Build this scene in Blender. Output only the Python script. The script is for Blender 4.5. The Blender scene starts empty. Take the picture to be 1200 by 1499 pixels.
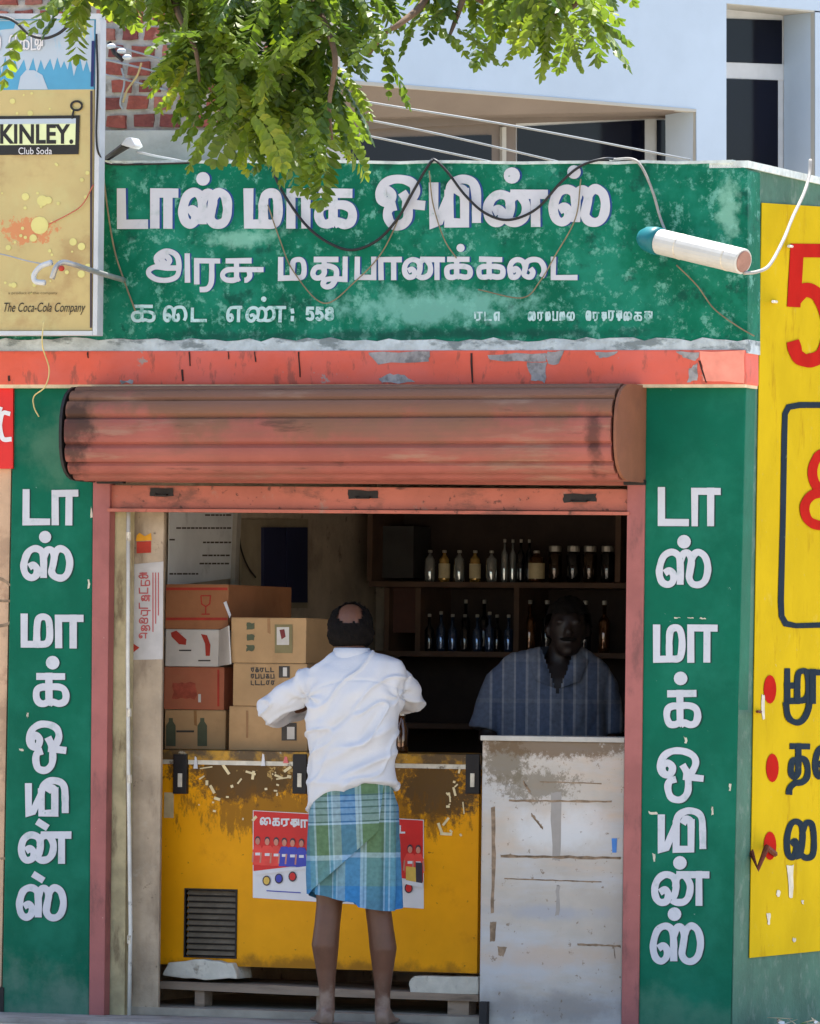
import bpy, bmesh, math, random
from mathutils import Vector, Matrix, noise as mnoise
R = math.radians
random.seed(7)
scn = bpy.context.scene
COL = scn.collection

# ------------------------------------------------------------------ camera
IW, IH, FPX = 1200.0, 1499.0, 10000.0          # the photograph's frame and focal length in its pixels
YAW, PITCH, ROLL, DIST = R(22), math.atan(250.0 / FPX), R(0.7), 27.0
cp = math.cos(PITCH)
FWD = Vector((-math.sin(YAW) * cp, math.cos(YAW) * cp, math.sin(PITCH)))
_r = Vector((math.cos(YAW), math.sin(YAW), 0))
_u = _r.cross(FWD)
RGT = _r * math.cos(ROLL) + _u * math.sin(ROLL)
UPV = -_r * math.sin(ROLL) + _u * math.cos(ROLL)
def ray(u, v):
    return FWD + RGT * ((u - IW / 2) / FPX) + UPV * ((IH / 2 - v) / FPX)
_d = ray(600, 1490)
CAM = -_d * (DIST / math.hypot(_d.x, _d.y))    # the doorstep is the origin
cam_d = bpy.data.cameras.new('camera'); cam = bpy.data.objects.new('camera', cam_d); COL.objects.link(cam)
cam_d.sensor_fit = 'HORIZONTAL'; cam_d.sensor_width = 36; cam_d.lens = 36 * FPX / IW
cam_d.clip_start = 0.5; cam_d.clip_end = 3000
mw = Matrix((RGT, UPV, -FWD)).transposed().to_4x4(); mw.translation = CAM
cam.matrix_world = mw
scn.camera = cam

# ------------------------------------------------------------------ light
SUN_EL, SUN_AZ = R(71), R(-18)                 # high sun behind the shop, a little to its left (azimuth from +Y towards +X)
sdir = Vector((math.sin(SUN_AZ) * math.cos(SUN_EL), math.cos(SUN_AZ) * math.cos(SUN_EL), math.sin(SUN_EL)))
world = bpy.data.worlds.new('World'); scn.world = world; world.use_nodes = True
wn = world.node_tree
sky = wn.nodes.new('ShaderNodeTexSky'); sky.sky_type = 'NISHITA'; sky.sun_disc = False
sky.sun_elevation = SUN_EL; sky.sun_rotation = SUN_AZ; sky.dust_density = 1.2; sky.air_density = 1.0; sky.ozone_density = 1.5
wn.links.new(sky.outputs[0], wn.nodes['Background'].inputs[0]); wn.nodes['Background'].inputs[1].default_value = 0.15
sl = bpy.data.lights.new('sun', 'SUN'); sl.energy = 5.0; sl.angle = R(0.53); sl.color = (1.0, 0.95, 0.86)
so = bpy.data.objects.new('sun', sl); COL.objects.link(so)
so.rotation_euler = (-sdir).to_track_quat('-Z', 'Y').to_euler(); so.location = (0, 8, 20)
vs = scn.view_settings; vs.view_transform = 'Standard'; vs.look = 'None'; vs.gamma = 1.0; vs.use_curve_mapping = False
vs.exposure = 1.4
scn.cycles.max_bounces = 8; scn.cycles.diffuse_bounces = 5

# ------------------------------------------------------------------ pixel to place
def F(u, v, Y=0.0):
    d = ray(u, v); return CAM + d * ((Y - CAM.y) / d.y)
def onplane(u, v, p, n):
    d = ray(u, v); return CAM + d * ((p - CAM).dot(n) / d.dot(n))
def lin(c):
    c /= 255.0
    return c / 12.92 if c <= 0.04045 else ((c + 0.055) / 1.055) ** 2.4
def C(r, g, b, s=1.0):
    return (min(lin(r) * s, .92), min(lin(g) * s, .92), min(lin(b) * s, .92), 1)

# ------------------------------------------------------------------ materials
def mat(name, col, rough=.75, var=.16, vs_=7, bump=.15, bs=55, layers=(), metal=0, spec=.35, coat=0, stretch=(1, 1, 1)):
    m = bpy.data.materials.new(name); m.use_nodes = True
    t = m.node_tree; N = t.nodes; L = t.links; P = N['Principled BSDF']
    pos = N.new('ShaderNodeNewGeometry').outputs['Position']
    def noise(scale, detail=5, st=(1, 1, 1), off=0, rough_=.6):
        mp = N.new('ShaderNodeMapping'); mp.inputs['Scale'].default_value = st
        mp.inputs['Location'].default_value = (off, off * 1.7, off * .6); L.new(pos, mp.inputs[0])
        n = N.new('ShaderNodeTexNoise'); n.inputs['Scale'].default_value = scale
        n.inputs['Detail'].default_value = detail; n.inputs['Roughness'].default_value = rough_
        L.new(mp.outputs[0], n.inputs['Vector']); return n.outputs['Fac']
    def mrange(x, a, b, c=0., d=1., smooth=True):
        r = N.new('ShaderNodeMapRange'); r.interpolation_type = 'SMOOTHSTEP' if smooth else 'LINEAR'
        for i, w in enumerate((a, b, c, d)): r.inputs[i + 1].default_value = w
        L.new(x, r.inputs[0]); return r.outputs[0]
    def mix(f, a, b):
        x = N.new('ShaderNodeMix'); x.data_type = 'RGBA'
        if isinstance(f, float): x.inputs[0].default_value = f
        else: L.new(f, x.inputs[0])
        for i, w in ((6, a), (7, b)):
            if isinstance(w, tuple): x.inputs[i].default_value = w
            else: L.new(w, x.inputs[i])
        return x.outputs[2]
    lo = tuple(c * (1 - var) for c in col[:3]) + (1,); hi = tuple(min(c * (1 + var), .95) for c in col[:3]) + (1,)
    cur = mix(mrange(noise(vs_, 6, stretch, 3.1), .3, .7), lo, hi)
    for l in layers:
        f = noise(l.get('s', 10), l.get('d', 6), l.get('st', (1, 1, 1)), l.get('o', 1.0), l.get('r', .65))
        if 'at' in l:
            cx, rx = l['at'], l['rad']
            sv = N.new('ShaderNodeVectorMath'); sv.operation = 'SUBTRACT'; L.new(pos, sv.inputs[0]); sv.inputs[1].default_value = cx
            dv = N.new('ShaderNodeVectorMath'); dv.operation = 'DIVIDE'; L.new(sv.outputs[0], dv.inputs[0]); dv.inputs[1].default_value = rx
            ln = N.new('ShaderNodeVectorMath'); ln.operation = 'LENGTH'; L.new(dv.outputs[0], ln.inputs[0])
            inv = N.new('ShaderNodeMath'); inv.operation = 'MULTIPLY_ADD'; inv.use_clamp = False
            L.new(ln.outputs['Value'], inv.inputs[0]); inv.inputs[1].default_value = -1; inv.inputs[2].default_value = 1
            ad = N.new('ShaderNodeMath'); ad.operation = 'MULTIPLY_ADD'
            L.new(f, ad.inputs[0]); ad.inputs[1].default_value = l.get('amp', 2.0)
            L.new(inv.outputs[0], ad.inputs[2])
            f = ad.outputs[0]
        f = mrange(f, l['lo'], l['hi'], 0, l.get('k', 1.0))
        cur = mix(f, cur, l['c'])
    L.new(cur, P.inputs['Base Color'])
    P.inputs['Roughness'].default_value = rough; P.inputs['Metallic'].default_value = metal
    P.inputs['Specular IOR Level'].default_value = spec
    if coat: P.inputs['Coat Weight'].default_value = coat
    if bump:
        b = N.new('ShaderNodeBump'); b.inputs['Strength'].default_value = bump; b.inputs['Distance'].default_value = .01
        L.new(noise(bs, 6, stretch, 9.0), b.inputs['Height']); L.new(b.outputs[0], P.inputs['Normal'])
    return m

# ------------------------------------------------------------------ mesh helper
class MB:
    def __init__(s): s.v = []; s.f = []; s.uv = {}
    def vert(s, p): s.v.append(Vector(p)); return len(s.v) - 1
    def poly(s, pts): s.f.append([s.vert(p) for p in pts])
    def prism(s, pts, off):
        """a polygon and its copy moved by off, closed"""
        n = len(pts); off = Vector(off); a = [s.vert(p) for p in pts]; b = [s.vert(Vector(p) + off) for p in pts]
        s.f.append(a[::-1]); s.f.append(b)
        for i in range(n): j = (i + 1) % n; s.f.append([a[i], a[j], b[j], b[i]])
        return s
    def box(s, x0, x1, y0, y1, z0, z1):
        return s.prism([(x0, y0, z0), (x1, y0, z0), (x1, y0, z1), (x0, y0, z1)], (0, y1 - y0, 0))
    def tube(s, pts, rad, n=8, cap=True):
        pts = [Vector(p) for p in pts]; rings = []
        ref = Vector((0, 0, 1)); prev = None
        for i, p in enumerate(pts):
            d = (pts[min(i + 1, len(pts) - 1)] - pts[max(i - 1, 0)]).normalized()
            if prev is None:
                a = d.cross(ref)
                if a.length < .05: a = d.cross(Vector((1, 0, 0)))
            else: a = prev - d * prev.dot(d)
            a.normalize(); b = d.cross(a); prev = a
            r = rad[i] if isinstance(rad, (list, tuple)) else rad
            rings.append([s.vert(p + (a * math.cos(t) + b * math.sin(t)) * r) for t in [2 * math.pi * k / n for k in range(n)]])
        for q, w in zip(rings, rings[1:]):
            for k in range(n): j = (k + 1) % n; s.f.append([q[k], q[j], w[j], w[k]])
        if cap: s.f.append(rings[0][::-1]); s.f.append(rings[-1])
        return s
    def rings(s, rings, cap=True, closed=True):
        """loft of point rings"""
        n = len(rings[0]); idx = [[s.vert(p) for p in r] for r in rings]
        for q, w in zip(idx, idx[1:]):
            for k in range(n if closed else n - 1): j = (k + 1) % n; s.f.append([q[k], q[j], w[j], w[k]])
        if cap: s.f.append(idx[0][::-1]); s.f.append(idx[-1])
        return s
    def ball(s, c, r, nu=14, nv=9):
        c = Vector(c); r = r if isinstance(r, (tuple, list)) else (r, r, r)
        rr = []
        for i in range(1, nv):
            t = math.pi * i / nv
            rr.append([c + Vector((r[0] * math.sin(t) * math.cos(p), r[1] * math.sin(t) * math.sin(p), -r[2] * math.cos(t))) for p in [2 * math.pi * k / nu for k in range(nu)]])
        return s.rings(rr)
    def mesh(s, name, off=None):
        me = bpy.data.meshes.new(name); o = off or Vector((0, 0, 0))
        me.from_pydata([v - o for v in s.v], [], s.f); me.validate(); me.update()
        return me
    def build(s, name, m, parent=None, bevel=0, smooth=False, seg=2):
        off = parent_loc(parent)
        me = s.mesh(name, off)
        bm = bmesh.new(); bm.from_mesh(me)
        bmesh.ops.recalc_face_normals(bm, faces=bm.faces)
        if bevel:
            es = [e for e in bm.edges if len(e.link_faces) == 2 and e.calc_face_angle(0) > .5]
            bmesh.ops.bevel(bm, geom=es, offset=bevel, segments=seg, affect='EDGES', profile=.7)
        bm.to_mesh(me); bm.free()
        if smooth:
            for p in me.polygons: p.use_smooth = True
        me.materials.append(m)
        o = bpy.data.objects.new(name, me); COL.objects.link(o)
        if parent: o.parent = parent
        return o
def parent_loc(p):
    o = Vector((0, 0, 0))
    while p is not None: o = o + p.location; p = p.parent
    return o
def thing(name, label, cat, loc=(0, 0, 0), group=None):
    o = bpy.data.objects.new(name, None); COL.objects.link(o); o.location = loc; o.empty_display_size = .1
    return tag(o, label, cat, group)
def tag(o, label, cat, group=None):
    o['label'] = label; o['category'] = cat
    if group: o['group'] = group
    return o
def structure(o): o['kind'] = 'structure'; return o
def rect(u0, v0, u1, v1): return [(u0, v0), (u1, v0), (u1, v1), (u0, v1)]
def fp(pts, Y): return [F(u, v, Y) for u, v in pts]
def pxprism(pts, Y, depth): return MB().prism(fp(pts, Y), (0, depth, 0))
def pxbox(u0, v0, u1, v1, Y, depth):
    um, vm = (u0 + u1) / 2, (v0 + v1) / 2
    return MB().box(F(u0, vm, Y).x, F(u1, vm, Y).x, Y, Y + depth, F(um, v1, Y).z, F(um, v0, Y).z)
def smooth_path(pts, n=7):
    out = []
    P = [Vector(p) for p in pts]
    for i in range(len(P) - 1):
        a = P[i - 1] if i else P[0] * 2 - P[1]
        b, c = P[i], P[i + 1]
        d = P[i + 2] if i + 2 < len(P) else P[-1] * 2 - P[-2]
        for k in range(n):
            t = k / n
            out.append(.5 * ((2 * b) + (c - a) * t + (2 * a - 5 * b + 4 * c - d) * t * t + (3 * b - a - 3 * c + d) * t ** 3))
    out.append(P[-1]); return out

# ------------------------------------------------------------------ brush lettering
G = {
 'tta': [('L', [(0, 1), (0, 0), (1, 0)])],
 'aa': [('L', [(.02, 0), (.02, 1), (1, 1)]), ('L', [(.70, 1), (.70, 0)])],
 'sa': [('S', [(.43, 0), (.43, .6), (.40, .88), (.25, 1), (.08, .86), (0, .45), (.04, .12), (.16, 0), (.27, .1), (.29, .3), (.21, .44), (.11, .36)]),
        ('S', [(.43, .7), (.5, .94), (.6, .95), (.66, .75), (.63, .45), (.61, .2), (.69, .03), (.83, 0), (.95, .15), (1, .5), (.95, .85), (.82, 1), (.72, .93), (.66, .75)])],
 'ma': [('L', [(0, 1), (0, 0), (.55, 0)]), ('S', [(.5, 0), (.85, .02), (.98, .2), (1, .6), (.93, .92), (.75, 1), (.56, .92), (.5, .6), (.5, 0)])],
 'ka': [('L', [(.12, 1), (.85, 1)]), ('L', [(.42, 1), (.42, .1)]), ('S', [(.42, .6), (.2, .6), (.03, .5), (0, .25), (.08, .04), (.25, 0), (.4, .06), (.5, .02)]),
        ('S', [(.3, .6), (.7, .62), (.93, .52), (1, .3), (.94, .07), (.76, 0), (.56, .06), (.44, 0)])],
 'o': [('S', [(.2, .5), (.08, .56), (.06, .68), (.18, .76), (.3, .68), (.28, .56), (.18, .5), (.04, .56), (0, .72), (.1, .9), (.32, 1), (.6, .99), (.82, .9), (.88, .74), (.78, .56), (.66, .48)]),
       ('L', [(.66, .47), (1, .44)]), ('S', [(.55, .72), (.66, .56), (.70, .4), (.68, .16), (.56, .03), (.4, 0), (.25, .07), (.19, .25), (.24, .38), (.4, .42)])],
 'yi': [('L', [(.03, .82), (.03, 0), (.14, .04), (.34, .55)]), ('L', [(.37, .66), (.37, 0), (.72, 0), (.72, .70)]),
        ('S', [(.37, .6), (.42, .86), (.62, 1), (.85, .97), (.96, .82), (.99, .5), (.99, 0)]), ('S', [(.72, .55), (.70, .74), (.6, .78), (.52, .66)])],
 'na': [('S', [(.1, .36), (.2, .46), (.27, .3), (.24, .06), (.12, 0), (.03, .16), (0, .48), (.06, .82), (.2, 1), (.36, .92), (.42, .66), (.4, .34), (.34, .1)]),
        ('S', [(.34, .1), (.44, 0), (.58, .03), (.68, .24), (.70, .62), (.62, .92), (.52, .98), (.43, .86), (.41, .55)]), ('L', [(.5, 1), (1.02, 1)]), ('L', [(.88, 1), (.88, 0)])],
 'nna': [('S', [(.08, .36), (.15, .46), (.2, .3), (.17, .06), (.09, 0), (.02, .16), (0, .48), (.05, .82), (.15, 1), (.26, .92), (.3, .6), (.27, .1)]),
         ('S', [(.27, .1), (.34, 0), (.44, .05), (.5, .3), (.5, .7), (.42, .97), (.33, .86), (.3, .5)]),
         ('S', [(.44, .05), (.55, 0), (.66, .1), (.72, .4), (.70, .8), (.6, 1), (.5, .8)]), ('L', [(.6, 1), (1, 1)]), ('L', [(.88, 1), (.88, 0)])],
 'a': [('S', [(.42, .55), (.34, .76), (.46, .84), (.55, .66), (.42, .5), (.24, .58), (.22, .8), (.4, 1), (.62, .97), (.76, .78), (.78, .4), (.72, .12), (.5, 0), (.22, .02), (.03, .18), (.03, .36), (.2, .46), (.5, .42), (.8, .42)]), ('L', [(1, .84), (1, 0)])],
 'ra': [('L', [(0, .28), (0, 1), (1, 1)]), ('S', [(.72, 1), (.72, .5), (.68, .2), (.5, .03), (.15, 0)])],
 'su': [('L', [(.15, 1), (.72, 1)]), ('L', [(.38, 1), (.38, .05)]), ('S', [(.38, .55), (.16, .54), (.02, .4), (0, .2), (.1, .02), (.3, 0), (.46, .12)]), ('L', [(.3, .55), (1.05, .55)]), ('S', [(.72, .55), (.74, .2), (.66, .02), (.6, 0)])],
 'tu': [('L', [(.12, 1), (.7, 1)]), ('L', [(.36, 1), (.36, .6)]), ('S', [(.36, .74), (.12, .7), (.02, .5), (.08, .34), (.24, .34), (.36, .5), (.36, .74), (.58, .74), (.72, .6), (.70, .3), (.58, .06), (.42, 0), (.32, .1), (.4, .26), (.62, .3), (.98, .28)]), ('L', [(.98, 1), (.98, .28)])],
 'pa': [('L', [(0, 1), (0, 0), (1, 0), (1, 1)])],
 'ai': [('S', [(.08, .34), (.18, .46), (.26, .28), (.2, .04), (.08, .02), (.02, .2), (0, .5), (.07, .85), (.22, 1), (.38, .9), (.45, .55), (.42, .2), (.5, .02), (.62, .05), (.68, .3), (.6, .5)]),
        ('S', [(.45, .5), (.5, .85), (.66, 1), (.86, .95), (.98, .65), (1, .3), (.92, .02)])],
 'e': [('S', [(.1, .36), (.24, .46), (.32, .28), (.26, .05), (.12, 0), (.03, .16), (0, .5), (.1, .88), (.32, 1), (1, 1)]), ('L', [(.74, 1), (.74, 0)])],
 'five': [('L', [(.95, 1), (.12, 1), (.05, .55)]), ('S', [(.05, .55), (.35, .64), (.75, .58), (1, .34), (.88, .08), (.5, 0), (.15, .04), (0, .18)])],
 'eight': [('S', [(.5, .53), (.12, .64), (.1, .88), (.5, 1), (.9, .88), (.88, .64), (.5, .53), (.05, .4), (.03, .12), (.5, 0), (.97, .12), (.95, .4), (.5, .53)])],
 'colon': [('L', [(.3, .2), (.3, 0)]), ('L', [(.3, .9), (.3, .7)])],
 'muu': [('L', [(.1, 1), (.1, .42), (.5, .42)]), ('L', [(.1, .72), (.5, .72)]), ('S', [(.45, .42), (.8, .45), (.95, .62), (.9, .95), (.7, 1), (.52, .9), (.5, .42)]), ('S', [(.95, .6), (.95, .3), (.75, .06), (.45, 0), (.15, .1), (.05, .4)]), ('L', [(.9, .98), (1.3, .98)]), ('L', [(1.12, .98), (1.12, .42)])],
 'tha': [('L', [(.2, 1), (.95, 1)]), ('L', [(.5, 1), (.5, .66)]), ('S', [(.5, .72), (.2, .7), (.12, .48), (.28, .36), (.5, .46), (.52, .72), (.85, .72), (1, .55), (.95, .35), (.7, .26), (.3, .24), (.05, .14), (0, 0)])],
 'va': [('S', [(.15, .36), (.3, .46), (.36, .26), (.24, .02), (.06, .1), (0, .5), (.12, .88), (.34, 1), (.54, .88), (.58, .5), (.5, .1), (.3, .02)]), ('S', [(.5, .1), (.7, 0), (.95, .08), (1, .5), (.92, .9), (.72, .96), (.58, .7)])],
}
def stroke2d(mb, pts, th, place, lift0, lift1, round_end=False):
    n = len(pts); cum = [0]
    for a, b in zip(pts, pts[1:]): cum.append(cum[-1] + math.hypot(b[0] - a[0], b[1] - a[1]))
    Lr = cum[-1] or 1; L_, R_ = [], []
    for i in range(n):
        p = pts[i]
        def dirn(a, b):
            l = math.hypot(b[0] - a[0], b[1] - a[1]) or 1e-6; return ((b[0] - a[0]) / l, (b[1] - a[1]) / l)
        if i == 0: d = dirn(pts[0], pts[1]); k = 1
        elif i == n - 1: d = dirn(pts[-2], pts[-1]); k = 1
        else:
            d1, d2 = dirn(pts[i - 1], p), dirn(p, pts[i + 1]); sx, sy = d1[0] + d2[0], d1[1] + d2[1]
            l = math.hypot(sx, sy)
            if l < .2: d, k = d1, 1
            else: d = (sx / l, sy / l); k = min(1.6, 2 / l)
        wv = 1 + .13 * mnoise.noise(Vector((p[0] * .09, p[1] * .09, th)))
        nx, ny = -d[1] * th / 2 * k * wv, d[0] * th / 2 * k * wv
        lf = lift0 + (lift1 - lift0) * cum[i] / Lr
        L_.append(place(p[0] + nx, p[1] + ny, lf)); R_.append(place(p[0] - nx, p[1] - ny, lf))
    mb.rings([[a, b] for a, b in zip(L_, R_)], cap=False, closed=False)
def glyph(mb, key, box, th, place, lift=.002, dx=0, dy=0, jig=.6):
    u0, v0, u1, v1 = box; h = th / 2
    u0 += h; v0 += h; u1 -= h; v1 -= h
    st = G[key]
    for i, (k, pts) in enumerate(st):
        q = [(u0 + x * (u1 - u0) + dx + random.uniform(-jig, jig) * .6, v1 - y * (v1 - v0) + dy + random.uniform(-jig, jig) * .6) for x, y in pts]
        if k == 'S':
            q = [(p.x, p.y) for p in smooth_path([(a, b, 0) for a, b in q], 6)]
        else:
            # extend flat ends by half the brush so corners meet squarely
            def ext(a, b):
                l = math.hypot(a[0] - b[0], a[1] - b[1]) or 1; return (a[0] + (a[0] - b[0]) / l * h, a[1] + (a[1] - b[1]) / l * h)
            q = [ext(q[0], q[1])] + q[1:-1] + [ext(q[-1], q[-2])]
        stroke2d(mb, q, th, place, lift + i * .0005, lift + i * .0005 + .0004)
def disc2d(mb, u, v, r, place, lift=.0065, ry=None, n=16):
    ry = ry or r
    mb.poly([place(u + r * math.cos(2 * math.pi * k / n), v + ry * math.sin(2 * math.pi * k / n), lift) for k in range(n)])
def on_front(Y): return lambda u, v, lf: F(u, v, Y - lf)

# ================================================================== THE SETTING
m_road = mat('road', C(176, 164, 146), .95, .25, 2, .4, 30, [dict(c=C(196, 176, 146), s=1.2, lo=.45, hi=.7, k=.7), dict(c=C(90, 86, 82), s=9, lo=.58, hi=.7, k=.5)])
m_step = mat('doorstep', C(150, 142, 134), .9, .2, 5, .4, 45, [dict(c=C(96, 88, 80), s=6, lo=.5, hi=.7, k=.7)])
b = MB(); b.poly([(-600, -600, -.05), (600, -600, -.05), (600, 1200, -.05), (-600, 1200, -.05)])
structure(b.build('ground', m_road))
b = MB().box(F(-60, 1490).x, F(1075, 1490).x, -.42, 3.2, -.30, -.028)
structure(b.build('pavement', m_step, bevel=.012))

# ---------------------------------------------------------------- painted shop building
GREEN = C(22, 116, 92, .95)
m_green = mat('green_paint', GREEN, .62, .12, 5, .18, 40, [
    dict(c=C(38, 150, 120), s=5, lo=.5, hi=.75, k=.5), dict(c=C(120, 165, 140), s=26, lo=.66, hi=.74, k=.6, o=4)])
def zat(v): return F(600, v).z
pc = F(620, 450, 0); 
m_sign = mat('weathered_green_paint', C(4, 96, 72), .7, .16, 5, .25, 45, spec=.12, layers=[
    dict(c=C(34, 128, 106), s=4, lo=.42, hi=.7, k=.7, o=2),
    dict(c=C(104, 164, 148), s=15, lo=.52, hi=.64, k=.75, o=7, r=.75),
    dict(c=C(12, 64, 54), s=9, lo=.54, hi=.68, k=.75, o=5),
    dict(c=C(112, 170, 158), s=13, at=tuple(F(640, 450)), rad=(.62, .5, .11), lo=1.15, hi=1.7, k=.75, o=3),
    dict(c=C(124, 178, 160), s=15, at=tuple(F(350, 350)), rad=(.25, .5, .06), lo=1.15, hi=1.7, k=.7, o=8),
    dict(c=C(130, 180, 160), s=15, at=tuple(F(1070, 300)), rad=(.07, .5, .16), lo=1.1, hi=1.7, k=.7, o=6),
    dict(c=C(20, 62, 56), s=12, at=tuple(F(620, 490)), rad=(1.8, .5, .035), lo=1.2, hi=1.9, k=.7, o=9)])
m_pillar = mat('green_pillar_paint', C(3, 92, 70), .6, .10, 4, .15, 40, spec=.12, layers=[
    dict(c=C(30, 116, 94), s=3.0, lo=.45, hi=.7, k=.5), dict(c=C(150, 178, 165), s=45, lo=.70, hi=.75, k=.7, o=3),
    dict(c=C(96, 122, 108), s=7, at=tuple(F(60, 1500)), rad=(.5, .5, .34), lo=1.0, hi=1.9, k=.75, o=2),
    dict(c=C(92, 128, 104), s=7, at=tuple(F(80, 650)), rad=(.2, .5, .22), lo=1.0, hi=1.9, k=.5, o=2),
    dict(c=C(76, 118, 98), s=7, at=tuple(F(1000, 1510)), rad=(.4, .5, .22), lo=1.0, hi=1.9, k=.7, o=2)])
m_grey_green = mat('bare_green_render', C(62, 100, 84), .85, .18, 5, .35, 45, [dict(c=C(100, 122, 110), s=12, lo=.52, hi=.68, k=.7), dict(c=C(40, 66, 56), s=6, lo=.55, hi=.75, k=.6, o=6)])
m_yellow = mat('yellow_paint', (.52, .36, .008, 1), .9, .07, 3, .12, 35, spec=.03, layers=[dict(c=C(206, 180, 90), s=9, lo=.62, hi=.8, k=.45), dict(c=C(150, 112, 20), s=10, lo=.56, hi=.72, k=.5, o=4, st=(1, 1, .35)), dict(c=C(176, 160, 96), s=40, lo=.66, hi=.7, k=.7, o=7)])
m_fascia = mat('salmon_fascia_paint', C(212, 90, 68), .65, .1, 4, .2, 40, [
    dict(c=C(204, 100, 88), s=3, lo=.4, hi=.65, k=.7, st=(.5, 1, 1)), dict(c=C(130, 74, 62), s=20, lo=.55, hi=.66, k=.65, o=3, st=(1, 1, .35)),
    dict(c=C(150, 140, 132), s=14, lo=.655, hi=.70, k=.9, o=8)])
m_mortar = mat('rough_mortar', C(176, 186, 190), .9, .2, 14, .8, 30, [dict(c=C(110, 120, 122), s=11, lo=.5, hi=.62, k=.9, st=(.6, 1, 1.4)), dict(c=C(210, 220, 226), s=8, lo=.6, hi=.75, k=.8, o=5)])
m_cream = mat('cream_edge', C(206, 184, 150), .8, .2, 12, .2, 40)
m_white = mat('white_lettering', C(186, 188, 196), .55, .05, 9, .1, 40, [dict(c=C(150, 166, 168), s=16, lo=.55, hi=.7, k=.6), dict(c=C(60, 128, 108), s=34, lo=.665, hi=.70, k=.85, o=4)])
m_wfade = mat('faded_lettering', C(170, 198, 200), .6, .1, 12, .1, 40, [dict(c=C(70, 140, 124), s=24, lo=.5, hi=.62, k=.8)])
m_blue = mat('blue_letter_shadow', C(26, 62, 128), .6, .1, 9, .1, 40, [dict(c=C(18, 96, 96), s=18, lo=.5, hi=.65, k=.7)])
m_dgreen = mat('dark_letter_shadow', C(8, 58, 52), .6, .1, 9, .1, 40)
m_plaster_in = mat('grubby_plaster', C(188, 172, 152), .9, .22, 4, .3, 40, [dict(c=C(150, 132, 114), s=5, lo=.5, hi=.7, k=.7), dict(c=C(96, 82, 70), s=13, lo=.6, hi=.7, k=.6, o=5)])
m_conc = mat('stained_concrete', C(170, 152, 130), .9, .2, 5, .4, 38, [dict(c=C(120, 102, 84), s=7, lo=.45, hi=.68, k=.85, st=(1, 1, .3)), dict(c=C(92, 78, 64), s=24, lo=.64, hi=.72, k=.7, o=2), dict(c=C(186, 176, 160), s=9, lo=.6, hi=.75, k=.6, o=4)])
m_darkfloor = mat('shop_floor', C(150, 140, 126), .9, .2, 6, .3, 40)

shop = thing('shop_building', 'single storey green painted liquor shop with yellow side wall and open front', 'shop', (0, .3, 0))
XA, XB, XC, XD = F(12, 1000).x, F(134, 1000).x, F(940, 1000).x, F(1080, 1000).x
XIN = F(160, 1000, .12).x                        # inner face of the left wall
ZS = F(600, 566).z; ZT = F(600, 238).z; ZB = F(600, 495).z
# pillars
pl = pxprism([(20, 555), (137, 555), (130, 1506), (2, 1506)], 0, .12).build('pillar', m_pillar, shop, bevel=.008)
pr = pxprism([(945, 555), (1092, 555), (1069, 1514), (934, 1514)], 0, .12).build('pillar', m_pillar, shop, bevel=.008)
# parapet with a broken top edge
top = [(-60, 241)] + [(u, 239.5 + random.uniform(-1.2, 1.2)) for u in range(0, 1070, 45)] + [(1072, 238), (1082, 243), (1090, 246), (1094, 250)]
par = pxprism(top + [(1094, 506), (-60, 506)], -.03, .15).build('parapet', m_sign, shop)
cop = MB()
for i in range(len(top) - 4):
    a, c = top[i], top[i + 1]
    cop.prism(fp([(a[0], a[1] - 4), (c[0], c[1] - 4), (c[0], c[1] + .3), (a[0], a[1] + .3)], -.036), (0, .16, 0))
cop.build('lit_top_edge', mat('sunlit_edge_paint', C(188, 198, 196), .9, .2, 20, .5, 40), shop)  # pale strip paints the sunlit top edge of the parapet
# mortar band, slab
edge = [(u, 497 + random.uniform(-3.5, 3.5)) for u in range(-60, 1094, 17)] + [(1094, 497)]
pxprism(edge + [(1094, 517), (-60, 517)], -.036, .15).build('mortar_band', m_mortar, shop)
slab = pxprism([(-60, 514), (1091, 512), (1091, 563), (-60, 563.5)], -.045, .16).build('slab', m_fascia, shop, bevel=.01)
pxprism([(-60, 563), (1090, 562.5), (1090, 567), (-60, 568)], -.042, .15).build('slab_lip', m_cream, shop)
m_peel = mat('bare_plaster', C(150, 146, 146), .9, .2, 20, .6, 40, [dict(c=C(108, 104, 104), s=16, lo=.5, hi=.65, k=.8)])
def ragged(pts, j=1.6, n=4):
    out = []
    for a, c in zip(pts, pts[1:] + pts[:1]):
        for k in range(n):
            t = k / n; out.append((a[0] + (c[0] - a[0]) * t + random.uniform(-j, j), a[1] + (c[1] - a[1]) * t + random.uniform(-j, j)))
    return out
for pts in ([(538, 515), (630, 515), (628, 529), (552, 533)], [(555, 556), (572, 547), (592, 550), (608, 560), (560, 561)], [(714, 519), (798, 516), (800, 530), (716, 527)],
            [(770, 530), (800, 530), (797, 560), (778, 556)], [(800, 514), (826, 514), (818, 532), (802, 534)], [(868, 515), (905, 515), (890, 523), (876, 523)], [(990, 515), (1024, 515), (1018, 528), (1000, 524)],
            [(176, 556), (196, 556), (194, 561), (178, 561)], [(1008, 540), (1022, 532), (1020, 558), (1006, 560)]):
    pxprism(ragged(pts), -.0472, .004).build('plaster_patch', m_peel, shop)
m_newpink = mat('pale_pink_patch', C(232, 142, 122), .7, .12, 12, .2, 40)
pxprism(ragged([(1024, 514), (1090, 513), (1090, 560), (1030, 558)], 1.5), -.0475, .004).build('repainted_patch', m_newpink, shop)
m_crackc = mat('dark_crack', C(60, 40, 36), .95, .2, 12, .1, 40)
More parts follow.
